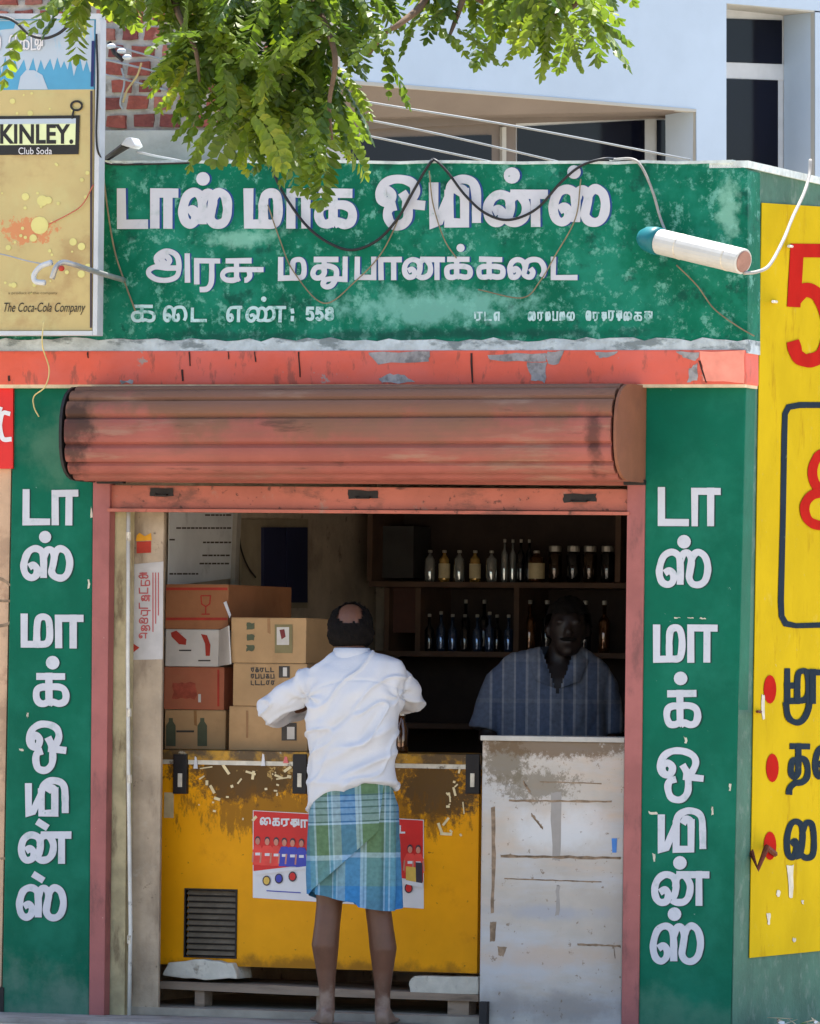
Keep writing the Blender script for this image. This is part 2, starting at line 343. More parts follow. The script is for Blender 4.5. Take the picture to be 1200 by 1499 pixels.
for (u, v, u2, v2, w) in ((265, 541, 266, 558, 3), (127, 515, 128, 524, 1.6), (276, 515, 277, 536, 1.6), (333, 515, 334, 526, 1.4), (11, 550, 12, 558, 3), (372, 515, 373, 530, 1.4), (436, 515, 438, 552, 1.6), (688, 517, 690, 560, 2.4), (1022, 528, 1032, 560, 2.4)):
    pxprism(ragged([(u, v), (u + w, v), (u2 + w, v2), (u2, v2)], .5, 3), -.0485, .003).build('crack', m_crackc, shop)
# side wall: a vertical sheet that starts at the right hand corner and runs back
sA, sB = F(1094.5, 240), F(1070, 1500)
sn = Vector((0, 1, 0)).cross(sB - sA).normalized()
if sn.x < 0: sn = -sn
def S(u, v, lf=0): return onplane(u, v, sA + sn * lf, sn)
def sy(y, v):                                    # point of the side wall at depth y on the image row v of its front edge
    u = 1094.5 + (1070 - 1094.5) * (v - 240) / 1260; p = F(u, v); return Vector((p.x, y, p.z))
MB().prism([sy(.122, 246), sy(3.2, 246), sy(3.2, 1520), sy(.122, 1520)], -sn * .14).build('side_wall', m_grey_green, shop)
# the corner strip between front paint and side paint
MB().prism([sy(-.026, 250), sy(.12, 246), sy(.12, 508), sy(-.026, 508)], sn * .006).build('corner_strip', m_grey_green, shop)
MB().prism([sy(.003, 560), sy(.12, 560), sy(.12, 1514), sy(.003, 1514)], sn * .004).build('corner_strip', m_grey_green, shop)
MB().prism([sy(-.03, 236) + sn * .012, sy(3.2, 236) + sn * .012, sy(3.2, 246.5) + sn * .012, sy(-.03, 246.5) + sn * .012], -sn * .16).build('lit_top_edge', mat('sunlit_edge_paint_side', C(200, 208, 204), .9, .2, 20, .5, 40), shop)  # pale strip paints the sunlit top of the side wall
yp = [S(1113, 297), S(1205, 303), S(1205, 1383), S(1095, 1402)]
dirt = (yp[1] - yp[0]).normalized(); dirb = (yp[2] - yp[3]).normalized()
yp[1] = yp[0] + dirt * 2.2; yp[2] = yp[3] + Vector((0, 1, 0)) * ((yp[1] - yp[3]).y)
yellow = MB().prism([p + sn * .003 for p in yp], sn * .003).build('painted_panel', m_yellow, shop)
sp = lambda u, v, lf: S(u, v, lf)
m_red = mat('red_lettering', C(170, 28, 20), .9, .08, 9, .1, 40, spec=.03)
m_slate = mat('slate_lettering', C(34, 46, 58), .9, spec=.03, var=.12, vs_=9, bump=.1, bs=40, layers=[dict(c=C(120, 120, 90), s=22, lo=.64, hi=.72, k=.5)])
def spart(fn, name, m):
    b = MB(); fn(b); return b.build(name, m, yellow)
spart(lambda b: glyph(b, 'five', (1150, 357, 1222, 538), 20, sp, .0085), 'letter', m_red)
def roundframe(b):
    q = [(1235, 593), (1170, 593), (1154, 596), (1149, 606), (1148, 640), (1146, 760), (1143, 880), (1144, 902), (1150, 913), (1165, 916), (1235, 914)]
    stroke2d(b, q, 8.5, sp, .0085, .0088)
spart(roundframe, 'painted_border', m_slate)
spart(lambda b: [stroke2d(b, [(p.x, p.y) for p in smooth_path([(a, c, 0) for a, c in q], 6)], 14, sp, .0085 + i * .001, .009 + i * .001) for i, q in enumerate(([(1225, 668), (1203, 664), (1191, 680), (1190, 700), (1200, 716), (1225, 722)], [(1215, 720), (1190, 724), (1178, 740), (1182, 760), (1198, 769), (1225, 768)]))], 'letter', m_red)
for u, v in ((1127, 1009), (1130.5, 1124), (1127, 1238)):
    spart(lambda b: disc2d(b, u, v, 9.3, sp, .0085, 21), 'painted_dot', m_red)
spart(lambda b: glyph(b, 'muu', (1144, 978, 1190, 1062), 9, sp, .0085), 'letter', m_slate)
spart(lambda b: glyph(b, 'tha', (1150, 1088, 1187, 1168), 9, sp, .0085), 'letter', m_slate)
spart(lambda b: glyph(b, 'va', (1189, 1090, 1228, 1142), 9, sp, .0085), 'letter', m_slate)
spart(lambda b: glyph(b, 'va', (1147, 1198, 1196, 1260), 9, sp, .0085), 'letter', m_slate)
m_scar = mat('bare_scar', C(196, 190, 172), .9, .15, 20, .2, 40)
for u, v, w, h in ((1157, 1290, 5, 24), (1117, 1035, 2.5, 18), (1139, 1308, 3, 5), (1125, 1345, 3, 8), (1175, 1320, 2, 3), (1162, 1376, 2.5, 3)):
    spart(lambda b: b.poly([sp(a, c, .0085) for a, c in ragged([(u - w, v - h), (u + w, v - h), (u + w * .7, v + h), (u - w * .5, v + h)], 1, 3)]), 'paint_scar', m_scar)
# rusty bracket, nails
m_rust = mat('rust', C(96, 44, 26), .9, .25, 40, .4, 80, metal=.2)
b = MB(); b.tube([S(1099, 1246, .0), S(1109, 1272, .05), S(1122, 1240, .06), S(1134, 1250, .01)], .012, 6)
tag(b.build('wall_bracket', m_rust), 'small rusty bent iron bracket on the yellow painted wall edge', 'bracket')
m_steel = mat('pale_metal', C(200, 196, 186), .4, .1, 20, .1, 60, metal=.5)
for (u, v), nm in (((1160, 361), 'short pale nail sticking out beside the red numeral top'), ((1137, 442), 'short pale nail in the yellow wall left of the red numeral foot'), ((1114, 1042), 'short rusty nail beside the topmost red painted dot')):
    b = MB(); b.tube([S(u, v, -.01), S(u - 6, v - .5, .10)], .006, 6)
    tag(b.build('nail', m_rust if v > 1000 else m_steel), nm, 'nail')
# interior shell
ZC = zat(650)
MB().box(XIN - .14, XIN, .12, 3.1, -.004, ZC).build('inner_wall', m_plaster_in, shop)
MB().box(XIN - .14, XD + .0, 2.95, 3.1, -.004, ZC + .002).build('inner_wall', m_plaster_in, shop)
MB().box(XC + .02, XD - .16, .12, 2.95, -.004, ZC).build('inner_wall', m_plaster_in, shop)
MB().box(XIN - .2, XD - .03, .255, 3.12, ZC, ZC + .14).build('roof_slab', m_plaster_in, shop)
MB().box(XIN - .12, XD - .16, .122, .255, ZC - .14, ZB).build('lintel', m_plaster_in, shop)
MB().box(XIN, XC + .02, .12, 2.95, -.027, .004).build('shop_floor', m_darkfloor, shop)
# left reveal: wood jamb and concrete pier
pxprism([(162, 748), (188, 748), (182, 1498), (152, 1498)], .06, .06).build('door_jamb', mat('worn_jamb', C(176, 164, 128), .8, .2, 10, .3, 40, [dict(c=C(104, 88, 66), s=9, lo=.52, hi=.68, k=.8, st=(1, 1, .3))]), shop)
pxprism([(186, 742), (240, 742), (231, 1498), (180, 1498)], .125, .02).build('pier', m_conc, shop, bevel=.006)

# lettering of the sign and pillars
def write(parent, Y, items, th, m, shm=None, sdx=3, sdy=0):
    pf = on_front(Y)
    for it in items:
        b = MB(); s = MB() if shm else None
        st = random.getstate()
        for k in it:
            if k[0] == '.':
                disc2d(b, k[1], k[2], k[3], pf, .0052)
                if shm: disc2d(s, k[1] + sdx, k[2] + sdy, k[3], pf, .0008)
            elif k[0] == '/':
                stroke2d(b, [(k[1] - 8, k[2] - 5), (k[1] + 8, k[2] + 5)], th, pf, .0052, .0053)
            else: glyph(b, k[0], k[1:5], th, pf, .0030)
        if shm:
            random.setstate(st)
            for k in it:
                if k[0] not in './': glyph(s, k[0], k[1:5], th, pf, .0006, sdx, sdy)
        o = b.build('letter', m, parent)
        if shm: s.build('letter_shadow', shm, parent)
write(par, -.03, [[('tta', 171, 276, 217, 335)], [('aa', 219, 276, 261, 335)], [('sa', 261, 275, 340, 335), ('.', 297, 262, 10)], [('ma', 357, 276, 414, 335)], [('aa', 418, 276, 464, 335)], [('ka', 460, 276, 523, 335)],
    [('o', 549, 256, 622, 337)], [('yi', 626, 256, 705, 333)], [('na', 707, 278, 800, 332), ('.', 749, 257, 12)], [('sa', 803, 270, 893, 332), ('.', 840, 252, 10)]], 13.6, m_white, m_blue, 3.2, 0)
write(par, -.03, [[('a', 213, 364, 278, 414)], [('ra', 284, 378, 322, 428)], [('su', 322, 378, 383, 414)], [('ma', 407, 376, 449, 411)], [('tu', 453, 376, 510, 424)], [('pa', 519, 376, 551, 410)], [('aa', 553, 376, 588, 410)],
    [('na', 588, 376, 650, 410)], [('ka', 650, 376, 692, 410), ('.', 674, 363, 6)], [('ka', 697, 376, 740, 410)], [('ai', 742, 376, 800, 410)], [('tta', 806, 376, 845, 410)]], 7.8, m_white, m_blue, 2.2, 0)
write(par, -.03, [[('ka', 192, 446, 228, 472)], [('ai', 238, 447, 274, 472)], [('tta', 279, 450, 303, 472)], [('e', 331, 448, 357, 472)], [('nna', 359, 448, 419, 472), ('.', 386, 438, 4)], [('colon', 424, 450, 434, 470)],
    [('five', 447, 449, 460, 470)], [('five', 461, 449, 474, 470)], [('eight', 475, 449, 489, 470)]], 4.8, m_wfade)
keys = ['ka', 'ma', 'pa', 'na', 'tta', 'ra', 'va', 'ai', 'e', 'sa', 'tu']
tiny, u = [], 694
while u < 955:
    w = random.uniform(8, 13)
    if random.random() > .06 and not (734 < u < 748): tiny.append([(random.choice(keys), u, 456 + random.uniform(-2, 1), u + w, 470)])
    u += w + random.uniform(1, 3)
write(par, -.03, tiny, 2.6, m_wfade)
for pil, its in ((pl, [[('tta', 33, 716, 73, 769)], [('aa', 75, 717, 115, 769)], [('sa', 30, 798, 107, 851), ('.', 66, 786, 9)], [('ma', 30, 898, 78, 948)], [('aa', 80, 900, 122, 949)], [('ka', 48, 985, 102, 1035), ('.', 77, 970, 10)],
        [('o', 38, 1055, 97, 1133)], [('yi', 35, 1138, 101, 1195)], [('na', 26, 1217, 103, 1264), ('/', 62, 1207)], [('sa', 23, 1294, 98, 1348), ('/', 56, 1284)]]),
      (pr, [[('tta', 963, 713, 1008, 770)], [('aa', 1011, 714, 1055, 770)], [('sa', 960, 803, 1041, 861), ('.', 1001, 793, 10)], [('ma', 956, 914, 1003, 970)], [('aa', 1005, 914, 1050, 970)], [('ka', 971, 1010, 1026, 1066), ('.', 996, 993, 10)],
        [('o', 961, 1094, 1030, 1176)], [('yi', 961, 1182, 1034, 1248)], [('na', 953, 1275, 1037, 1326), ('.', 995, 1263, 10)], [('sa', 951, 1350, 1030, 1412), ('.', 987, 1338, 10)]])):
    write(pil, 0, its, 10.2, m_white, m_dgreen, 2, 1)
for u, v, w, h in ((130, 855, 2, 8), (31, 1098, 5, 2), (40, 1047, 2, 5), (134, 750, 1.6, 10), (955, 1190, 9, 3), (957, 1255, 3, 9), (1042, 1187, 1.5, 8), (1003, 1083, 3, 6), (990, 904, 6, 1), (1010, 904, 6, 1), (1028, 905, 6, 1), (1068, 1152, 2, 7)):
    pxprism(ragged([(u - w * .7, v - h * .8), (u + w * .6, v - h * .6), (u + w * .8, v + h * .7), (u - w * .4, v + h * .8)], 1.1, 3), -.0015, .003).build('paint_scar', m_scar, pl if u < 500 else pr)

# ---------------------------------------------------------------- rolling shutter
m_sh = mat('rusty_pink_shutter', C(150, 86, 76), .6, .14, 3, .12, 50, spec=.2, metal=.05, layers=[dict(c=C(112, 84, 64), s=5, at=tuple(F(500, 575, -.2)), rad=(3.0, .6, .20), lo=1.0, hi=1.6, k=.8, o=4),dict(c=C(120, 86, 72), s=3, lo=.45, hi=.65, k=.7, st=(.35, 1, 2)), dict(c=C(70, 50, 42), s=14, lo=.6, hi=.72, k=.6, o=3, st=(.25, 1, 1.6)), dict(c=C(150, 122, 104), s=7, lo=.55, hi=.72, k=.55, o=12, st=(.3, 1, 2)),
    dict(c=C(52, 38, 34), s=9, at=tuple(F(120, 640, -.25)), rad=(.13, .5, .22), lo=1.1, hi=1.7, k=.8, o=2), dict(c=C(52, 38, 34), s=9, at=tuple(F(878, 640, -.25)), rad=(.06, .5, .18), lo=1.1, hi=1.7, k=.7, o=2)])
m_bar = mat('salmon_shutter_bar', C(168, 96, 80), .6, .12, 4, .15, 50, [dict(c=C(112, 72, 62), s=8, lo=.5, hi=.66, k=.85, st=(.5, 1, 1)), dict(c=C(70, 46, 40), s=24, lo=.58, hi=.66, k=.8, o=6), dict(c=C(150, 130, 118), s=9, lo=.6, hi=.7, k=.6, o=9)])
m_plate = mat('orange_brown_plate', C(126, 80, 58), .7, .15, 6, .15, 50, [dict(c=C(120, 76, 60), s=8, lo=.5, hi=.7, k=.6)])  # base colour darkened to paint the shade on the right end plate
m_guide = mat('pink_guide_rail', C(150, 88, 84), .6, .14, 5, .15, 50, [dict(c=C(96, 62, 60), s=9, lo=.5, hi=.7, k=.8, st=(1, 1, .4)), dict(c=C(206, 176, 160), s=40, lo=.69, hi=.74, k=.8, o=5)])
m_black = mat('dark_metal', C(34, 30, 30), .6, .2, 20, .1, 60)
shut = thing('rolling_shutter', 'rust stained pink rolling shutter coiled above the shop doorway', 'shutter', (0, -.1, zat(700)))
x0, x1 = F(141, 640).x, F(941, 640).x
zc0, yc0 = (zat(567) + zat(706)) / 2, -.165
rz, ry = (zat(567) - zat(706)) / 2 * .95, .160
def coil(a, k=1.0):                                 # superellipse profile, angle from the front
    c, s = math.cos(a), math.sin(a); e = .78
    return (yc0 - ry * k * math.copysign(abs(c) ** e, c), zc0 + rz * k * math.copysign(abs(s) ** e, s))
nsl = 14
for i in range(nsl):
    a0 = -math.pi * .5 + 2 * math.pi * i / nsl + .03; a1 = a0 + 2 * math.pi / nsl
    prof = []
    for k in range(8):
        t = k / 7; y, z = coil(a0 + (a1 - a0) * t, 1.0 + (.070 * math.sin(math.pi * t) ** .6 - (.045 if k in (0, 7) else 0)))
        prof.append((y, z))
    back = [coil(a0 + (a1 - a0) * t, .92) for t in (1, .5, 0)]
    pts = [(x0 + .012, y, z) for y, z in prof + back]
    MB().prism(pts, (x1 - x0 - .024, 0, 0)).build('slat', m_sh, shut)
for xx, w, m in ((x0, -.012, m_black), (x1, .012, m_plate)):
    pts = [(xx,) + coil(2 * math.pi * k / 28, 1.06) for k in range(28)]
    # squared off towards the wall
    pts = [p for p in pts if p[1] < yc0 + .01]; pts.sort(key=lambda p: p[2]); pts = [(xx, 0, pts[0][2])] + pts + [(xx, 0, pts[-1][2])]
    MB().prism(pts, (w, 0, 0)).build('end_plate', m, shut)
pxbox(141, 690, 180, 708, -.02, .03).build('bracket', m_black, shut, bevel=.004)  # black block stands in for the dark gap above the shutter bar
pxbox(912, 702, 943, 710, -.02, .03).build('bracket', m_black, shut, bevel=.003)
pxprism([(136, 704), (161, 704), (152, 1500), (130, 1500)], -.006, .055).build('guide_rail', m_guide, shut, bevel=.004)
pxprism([(918, 706), (944, 706), (934, 1510), (909, 1510)], -.006, .055).build('guide_rail', m_guide, shut, bevel=.004)
pxprism([(157, 710), (922, 716), (920, 748), (159, 744)], .012, .012).build('bottom_rail', m_bar, shut, bevel=.003)
pxprism([(157, 698), (922, 703), (922, 711), (157, 706)], .02, .012).build('curtain_slat', m_sh, shut, bevel=.003)
pxprism([(157, 744), (921, 749), (921, 754), (157, 749)], -.012, .04).build('bottom_lip', m_bar, shut, bevel=.002)
for u, v, w in ((236, 720, 17), (531, 724, 22), (848, 729, 24)):
    b = MB(); b.prism(fp(ragged([(u - w, v - 6), (u + w, v - 6), (u + w, v + 6), (u - w, v + 6)], 1.2, 3), .009), (0, .004, 0)); b.build('lock_slot', m_black, shut)
    b = MB(); b.tube([F(u - w * .5, v + 4, .008), F(u - w * .4, v + 5, -.015), F(u + w * .4, v + 5, -.015), F(u + w * .5, v + 4, .008)], .004, 6); b.build('handle', m_black, shut)

# ---------------------------------------------------------------- chest freezer and things on it
YF = .32
m_fz = mat('amber_freezer_enamel', (.80, .335, .003, 1), .5, .08, 3, .05, 40, [
    dict(c=C(190, 120, 16), s=6, lo=.58, hi=.8, k=.6), dict(c=C(70, 48, 26), s=38, lo=.67, hi=.72, k=.8, o=4),
    dict(c=C(86, 62, 36), s=16, at=tuple(F(365, 1140, YF)), rad=(.27, .3, .13), lo=1.1, hi=1.45, k=.95, o=2, r=.75),
    dict(c=C(78, 60, 40), s=16, at=tuple(F(640, 1160, YF)), rad=(.20, .3, .15), lo=1.05, hi=1.4, k=.95, o=7, r=.75),
    dict(c=C(96, 70, 36), s=30, at=tuple(F(470, 1125, YF)), rad=(1.0, .3, .14), lo=1.18, hi=1.5, k=.9, o=12, r=.8),
    dict(c=C(110, 74, 26), s=14, at=tuple(F(470, 1190, YF)), rad=(1.0, .3, .16), lo=1.35, hi=1.6, k=.7, o=14, st=(1.6, 1, .5), r=.8),
    dict(c=C(120, 80, 24), s=9, at=tuple(F(466, 1420, YF)), rad=(1.0, .3, .07), lo=1.1, hi=1.7, k=.7, o=17),
    dict(c=C(196, 160, 96), s=34, at=tuple(F(470, 1130, YF)), rad=(.75, .3, .10), lo=1.78, hi=1.88, k=.8, o=9)], spec=.15)
m_lid = mat('dirty_lid_trim', C(160, 150, 130), .5, .2, 14, .2, 50, [dict(c=C(70, 56, 40), s=12, lo=.46, hi=.6, k=.85)])
m_trim = mat('worn_metal_trim', C(208, 200, 184), .45, .15, 20, .1, 50, [dict(c=C(96, 82, 66), s=18, lo=.55, hi=.66, k=.9)], metal=.2)
fx0, fx1 = F(232, 1250, YF).x, F(700, 1250, YF).x
fz0, fz1 = F(466, 1418, YF).z, F(466, 1122, YF).z
fr = thing('chest_freezer', 'battered amber yellow chest freezer with dirt stained top edge behind the customer', 'freezer', ((fx0 + fx1) / 2, YF + .3, fz0))
# the front panel is open at the vent grille, with a black sheet behind
gx0, gx1 = F(272, 1350, YF).x, F(345, 1350, YF).x; gz0, gz1 = F(308, 1400, YF).z, F(308, 1303, YF).z
MB().box(fx0, fx1, YF + .03, YF + .62, fz0, fz1).build('body', m_fz, fr, bevel=.012)
b = MB(); b.box(fx0, gx0, YF, YF + .03, fz0, fz1); b.box(gx1, fx1, YF, YF + .03, fz0, fz1); b.box(gx0, gx1, YF, YF + .03, fz0, gz0); b.box(gx0, gx1, YF, YF + .03, gz1, fz1)
b.build('front_panel', m_fz, fr)
for i in range(11):
    z = gz0 + (gz1 - gz0) * (i + .5) / 11
    MB().prism([(gx0, YF + .006, z - .007), (gx0, YF + .02, z + .009), (gx0, YF + .023, z + .009), (gx0, YF + .009, z - .007)], (gx1 - gx0, 0, 0)).build('vent_slat', mat('vent_metal', C(112, 100, 84), .6, .2, 20, .1, 50) if i == 0 else bpy.data.materials['vent_metal'], fr)
MB().box(gx0, gx1, YF + .026, YF + .0295, gz0, gz1).build('vent_shade_sheet', m_black, fr)  # black sheet stands in for the shade inside the vent
b = MB(); t_ = .006
b.box(gx0 - t_, gx0, YF - .006, YF + .02, gz0 - t_, gz1 + t_); b.box(gx1, gx1 + t_, YF - .006, YF + .02, gz0 - t_, gz1 + t_); b.box(gx0, gx1, YF - .006, YF + .02, gz1, gz1 + t_); b.box(gx0, gx1, YF - .006, YF + .02, gz0 - t_, gz0)
b.build('vent_frame', m_black, fr)
MB().box(fx0 - .01, fx1 + .01, YF - .012, YF + .64, fz1 + .018, fz1 + .058).build('lid', mat('lid_enamel', C(190, 140, 40), .5, .15, 8, .1, 50, [dict(c=C(84, 66, 44), s=7, lo=.4, hi=.55, k=.95), dict(c=C(180, 170, 150), s=22, lo=.6, hi=.7, k=.8, o=5)]), fr, bevel=.008)
MB().box(fx0 - .004, fx1 + .004, YF - .006, YF + .62, fz1, fz1 + .018).build('trim_strip', m_trim, fr)
for u in (263, 438, 691):
    q = pxbox(u - 10, 1104, u + 10, 1162, YF - .022, .024); h = q.build('hinge', m_black, fr, bevel=.004)
    pxbox(u - 3, 1132, u + 3, 1152, YF - .027, .005).build('hinge_plate', m_trim, h, bevel=.001)
pxbox(240, 1160, 254, 1197, YF - .002, .003).build('old_label', mat('old_label', C(190, 170, 130), .7, .15, 20, 0, 40), fr)
FTOP = fz1 + .058
# timber stand and packing under it
m_wood = mat('weathered_plank', C(150, 130, 112), .85, .2, 6, .35, 50, [dict(c=C(92, 78, 66), s=6, lo=.48, hi=.65, k=.8, st=(.3, 1, 2))], stretch=(.3, 1, 2))
pal = thing('timber_stand', 'low weathered timber pallet stand under the yellow freezer', 'stand', (0, YF + .2, 0))
pxprism([(234, 1436), (400, 1442), (520, 1449), (700, 1456), (700, 1466), (520, 1460), (400, 1455), (234, 1447)], YF - .05, .5).build('plank', m_wood, pal)
pxprism([(236, 1482), (700, 1488), (700, 1497), (236, 1494)], YF - .05, .12).build('plank', m_wood, pal)
for u in (292, 470, 662):
    pxbox(u - 7, 1448 + (u - 292) * .03, u + (7 if u != 662 else 24), 1494, YF - .03, .08).build('block', m_wood, pal)
m_foam = mat('dirty_white_foam', C(206, 200, 186), .9, .1, 20, .5, 35, [dict(c=C(120, 108, 92), s=16, lo=.56, hi=.68, k=.7)])
b = pxprism(ragged([(238, 1428), (246, 1408), (296, 1404), (340, 1410), (347, 1432), (300, 1434)], 1.2, 4), YF - .04, .16)
tag(b.build('foam_packing', m_foam, bevel=.008), 'crumpled dirty white foam slab wedged under the freezer below its vent', 'foam')
b = pxprism(ragged([(598, 1436), (606, 1428), (700, 1430), (700, 1455), (600, 1454)], .8, 4), YF - .04, .2)
tag(b.build('foam_packing', m_foam, bevel=.006), 'speckled white foam block under the freezer beside the pale counter', 'foam')

# poster pasted on the freezer
YP = YF - .003
pos_ = thing('poster', 'red and white football poster pasted on the yellow freezer front', 'poster', tuple(F(495, 1320, YP)))
m_pred = mat('poster_red', C(206, 40, 36), .5, .08, 8, .05, 30); m_pwhite = mat('poster_white', C(216, 214, 216), .5, .05, 8, .05, 30)
m_pblue = mat('poster_blue', C(62, 70, 170), .5, .1, 20, 0, 30); m_skin = mat('poster_skin', C(196, 130, 110), .5, .1, 20, 0, 30); m_pgold = mat('poster_gold', C(214, 176, 80), .5, .1, 20, 0, 30)
m_pdark = mat('poster_dark', C(60, 50, 60), .5, .1, 20, 0, 30)
pxprism([(370, 1186), (620, 1200), (620, 1330), (370, 1314)], YP, .002).build('paper', m_pwhite, pos_)
def sheet(pts, lf, name, m): b = MB(); b.poly(fp(pts, YP - lf)); return b.build(name, m, pos_)
sheet([(371, 1187), (619, 1201), (619, 1291), (560, 1280), (480, 1262), (430, 1268), (371, 1275)], .001, 'printed_field', m_pred)
pf = on_front(YP)
for i, (k, w) in enumerate((('ai', 17), ('ka', 12), ('ra', 12), ('tu', 14), ('aa', 10), ('ma', 12), ('na', 14), ('ka', 12), ('tta', 10), ('sa', 14), ('va', 12), ('aa', 10), ('ka', 12), ('ra', 12), ('na', 13), ('tta', 9))):
    if i == 0: uu = 380
    b = MB(); glyph(b, k, (uu, 1196 + (uu - 380) * .06, uu + w, 1208 + (uu - 380) * .06), 2.6, pf, .002); b.build('printed_letter', m_pwhite, pos_); uu += w + 1.2
for i, (u, m, s) in enumerate(((377, m_pred, .8), (391, m_pred, 1.1), (404, m_pred, .9), (416, m_pblue, .9), (428, m_pblue, 1.1), (441, m_pblue, .95), (600, m_pred, 1), (612, m_pred, .9))):
    v0 = 1228 + (u - 377) * .055; lf = .0024 + i * .0004
    m2 = mat('poster_shirt_red', C(226, 70, 60), .5, .1, 20, 0, 30) if i == 0 else bpy.data.materials['poster_shirt_red'] if m is m_pred else m
    b = MB(); b.poly(fp([(u - 9 * s, 1266 + (u - 377) * .05), (u - 9 * s, v0 + 17), (u - 5 * s, v0 + 9), (u + 5 * s, v0 + 9), (u + 9 * s, v0 + 17), (u + 9 * s, 1266 + (u - 377) * .05)], YP - lf)); b.build('printed_shirt', m2, pos_)
    b = MB(); disc2d(b, u, v0 + 1.2, 3.9, pf, lf + .0001, 5.4); b.build('printed_hair', m_pdark, pos_)
    b = MB(); disc2d(b, u, v0 + 3.4, 3.3, pf, lf + .0002, 5); b.build('printed_head', m_skin, pos_)
    for sg in (-1, 1):
        b = MB(); stroke2d(b, [(u + sg * 8 * s, v0 + 19), (u + sg * 9.4 * s, v0 + 34)], 2.2, pf, lf + .00025, lf + .00028); b.build('printed_arm', m_skin, pos_)
    b = MB(); b.poly(fp(rect(u - 3.5, v0 + 20, u + 3.5, v0 + 24), YP - lf - .0003)); b.build('printed_badge', m_pwhite, pos_)
sheet([(594, 1268), (612, 1270), (612, 1292), (594, 1288)], .006, 'printed_block', m_pgold); sheet([(608, 1262), (618, 1263), (618, 1296), (609, 1294)], .0065, 'printed_block', m_pdark)
sheet([(372, 1277), (430, 1270), (480, 1264), (560, 1282), (619, 1293), (619, 1300), (560, 1286), (480, 1268), (430, 1274), (372, 1281)], .007, 'printed_swoosh', m_pwhite)
for u, v, m in ((390, 1289, m_pgold), (408, 1286, m_pblue), (428, 1283, m_pred), (598, 1300, m_pred)):
    b = MB(); disc2d(b, u, v, 6, pf, .004, 7.5); b.build('printed_roundel', m_pdark, pos_); b = MB(); disc2d(b, u, v, 4.4, pf, .0046, 5.6); b.build('printed_roundel', m, pos_)
sheet([(390, 1303), (440, 1306), (440, 1307.5), (390, 1304.5)], .003, 'printed_line', m_pblue)

# cartons
def carton_mat(n, c, c2): return mat(n, c, .85, .1, 5, .12, 45, [dict(c=c2, s=5, lo=.5, hi=.75, k=.6), dict(c=tuple(x * .5 for x in c2[:3]) + (1,), s=18, lo=.66, hi=.74, k=.5, o=3)])
m_tan = carton_mat('tan_card', C(178, 142, 100), C(150, 116, 80)); m_brn = carton_mat('brown_card', C(160, 106, 70), C(128, 78, 50)); m_redc = carton_mat('red_brown_card', C(168, 98, 70), C(176, 112, 80))
m_wcard = carton_mat('white_card', C(206, 198, 188), C(180, 170, 158)); m_ink = mat('dark_ink', C(72, 66, 60), .8, .2, 20, 0, 30); m_rink = mat('red_ink', C(168, 56, 42), .8, .15, 20, 0, 30); m_tape = mat('packing_tape', C(150, 108, 66), .4, .1, 20, 0, 30)
def carton(label, u0, v0, u1, v1, Y, dep, m, tape=True, zb=None):
    zt = F((u0 + u1) / 2, v0, Y).z; zb = F((u0 + u1) / 2, v1, Y).z if zb is None else zb
    xa, xb = F(u0, (v0 + v1) / 2, Y).x, F(u1, (v0 + v1) / 2, Y).x
    t = thing('carton', label, 'box', ((xa + xb) / 2, Y + dep / 2, zb))
    MB().box(xa, xb, Y, Y + dep, zb + .001, zt - .004).build('body', m, t, bevel=.004)
    xm = (xa + xb) / 2
    MB().box(xa + .001, xb - .001, Y + .001, Y + dep / 2 - .002, zt - .004, zt - .001).build('flap', m, t)
    MB().box(xa + .001, xb - .001, Y + dep / 2 + .002, Y + dep - .001, zt - .004, zt - .001).build('flap', m, t)
    if tape: pxprism([((u0 + u1) / 2 - 2, v0 + 1), ((u0 + u1) / 2 + 2, v0 + 1), ((u0 + u1) / 2 + 2.5, v0 + 24), ((u0 + u1) / 2 - 1.5, v0 + 22)], Y - .0015, .0015).build('tape', m_tape, t)
    return t, zt
def mark(t, pts, Y, m, name='printed_mark', lf=.002):
    b = MB(); b.poly(fp(pts, Y - lf)); b.build(name, m, t)
YL, YR = .50, .40
c1, z1 = carton('tan carton with bottle prints, lowest in the stack by the concrete pier', 241, 1039, 330, 1106, YL, .40, m_tan, zb=FTOP)
for u in (243, 289):
    mark(c1, [(u, 1092), (u, 1062), (u + 4, 1056), (u + 4, 1051), (u + 10, 1051), (u + 10, 1056), (u + 14, 1062), (u + 14, 1092)], YL, mat('green_ink', C(84, 88, 66), .8, .1, 20, 0, 30) if u == 243 else bpy.data.materials['green_ink'])
mark(c1, rect(258, 1069, 284, 1072), YL, m_ink)
c2, z2 = carton('red-brown carton under the white printed box', 240, 976, 328, 1038, YL, .42, m_redc, False, z1)
mark(c2, ragged(rect(254, 998, 286, 1022), 2.5, 5), YL, dredc := mat('faded_red_ink', C(160, 76, 56), .8, .25, 30, 0, 30)); mark(c2, rect(290, 1016, 294, 1028), YL, m_wcard)
mark(c2, rect(318, 980, 321, 1034), YL, m_rink)
c3, z3 = carton('white printed carton with red marks and an open flap', 242, 921, 320, 975, YL, .40, m_wcard, False, z2)
mark(c3, [(250, 926), (258, 923), (273, 936), (272, 944), (262, 943), (251, 932)], YL, m_rink); mark(c3, [(294, 928), (303, 930), (308, 944), (307, 960), (301, 960), (300, 942)], YL, m_rink); mark(c3, rect(262, 951, 280, 953), YL, m_ink); mark(c3, rect(290, 966, 308, 968), YL, m_ink)
b = MB(); b.prism([F(320, 975, YL), F(320, 923, YL), F(334, 916, YL - .12), F(337, 972, YL - .12)], (.004, .002, 0)); b.build('open_flap', m_wcard, c3)
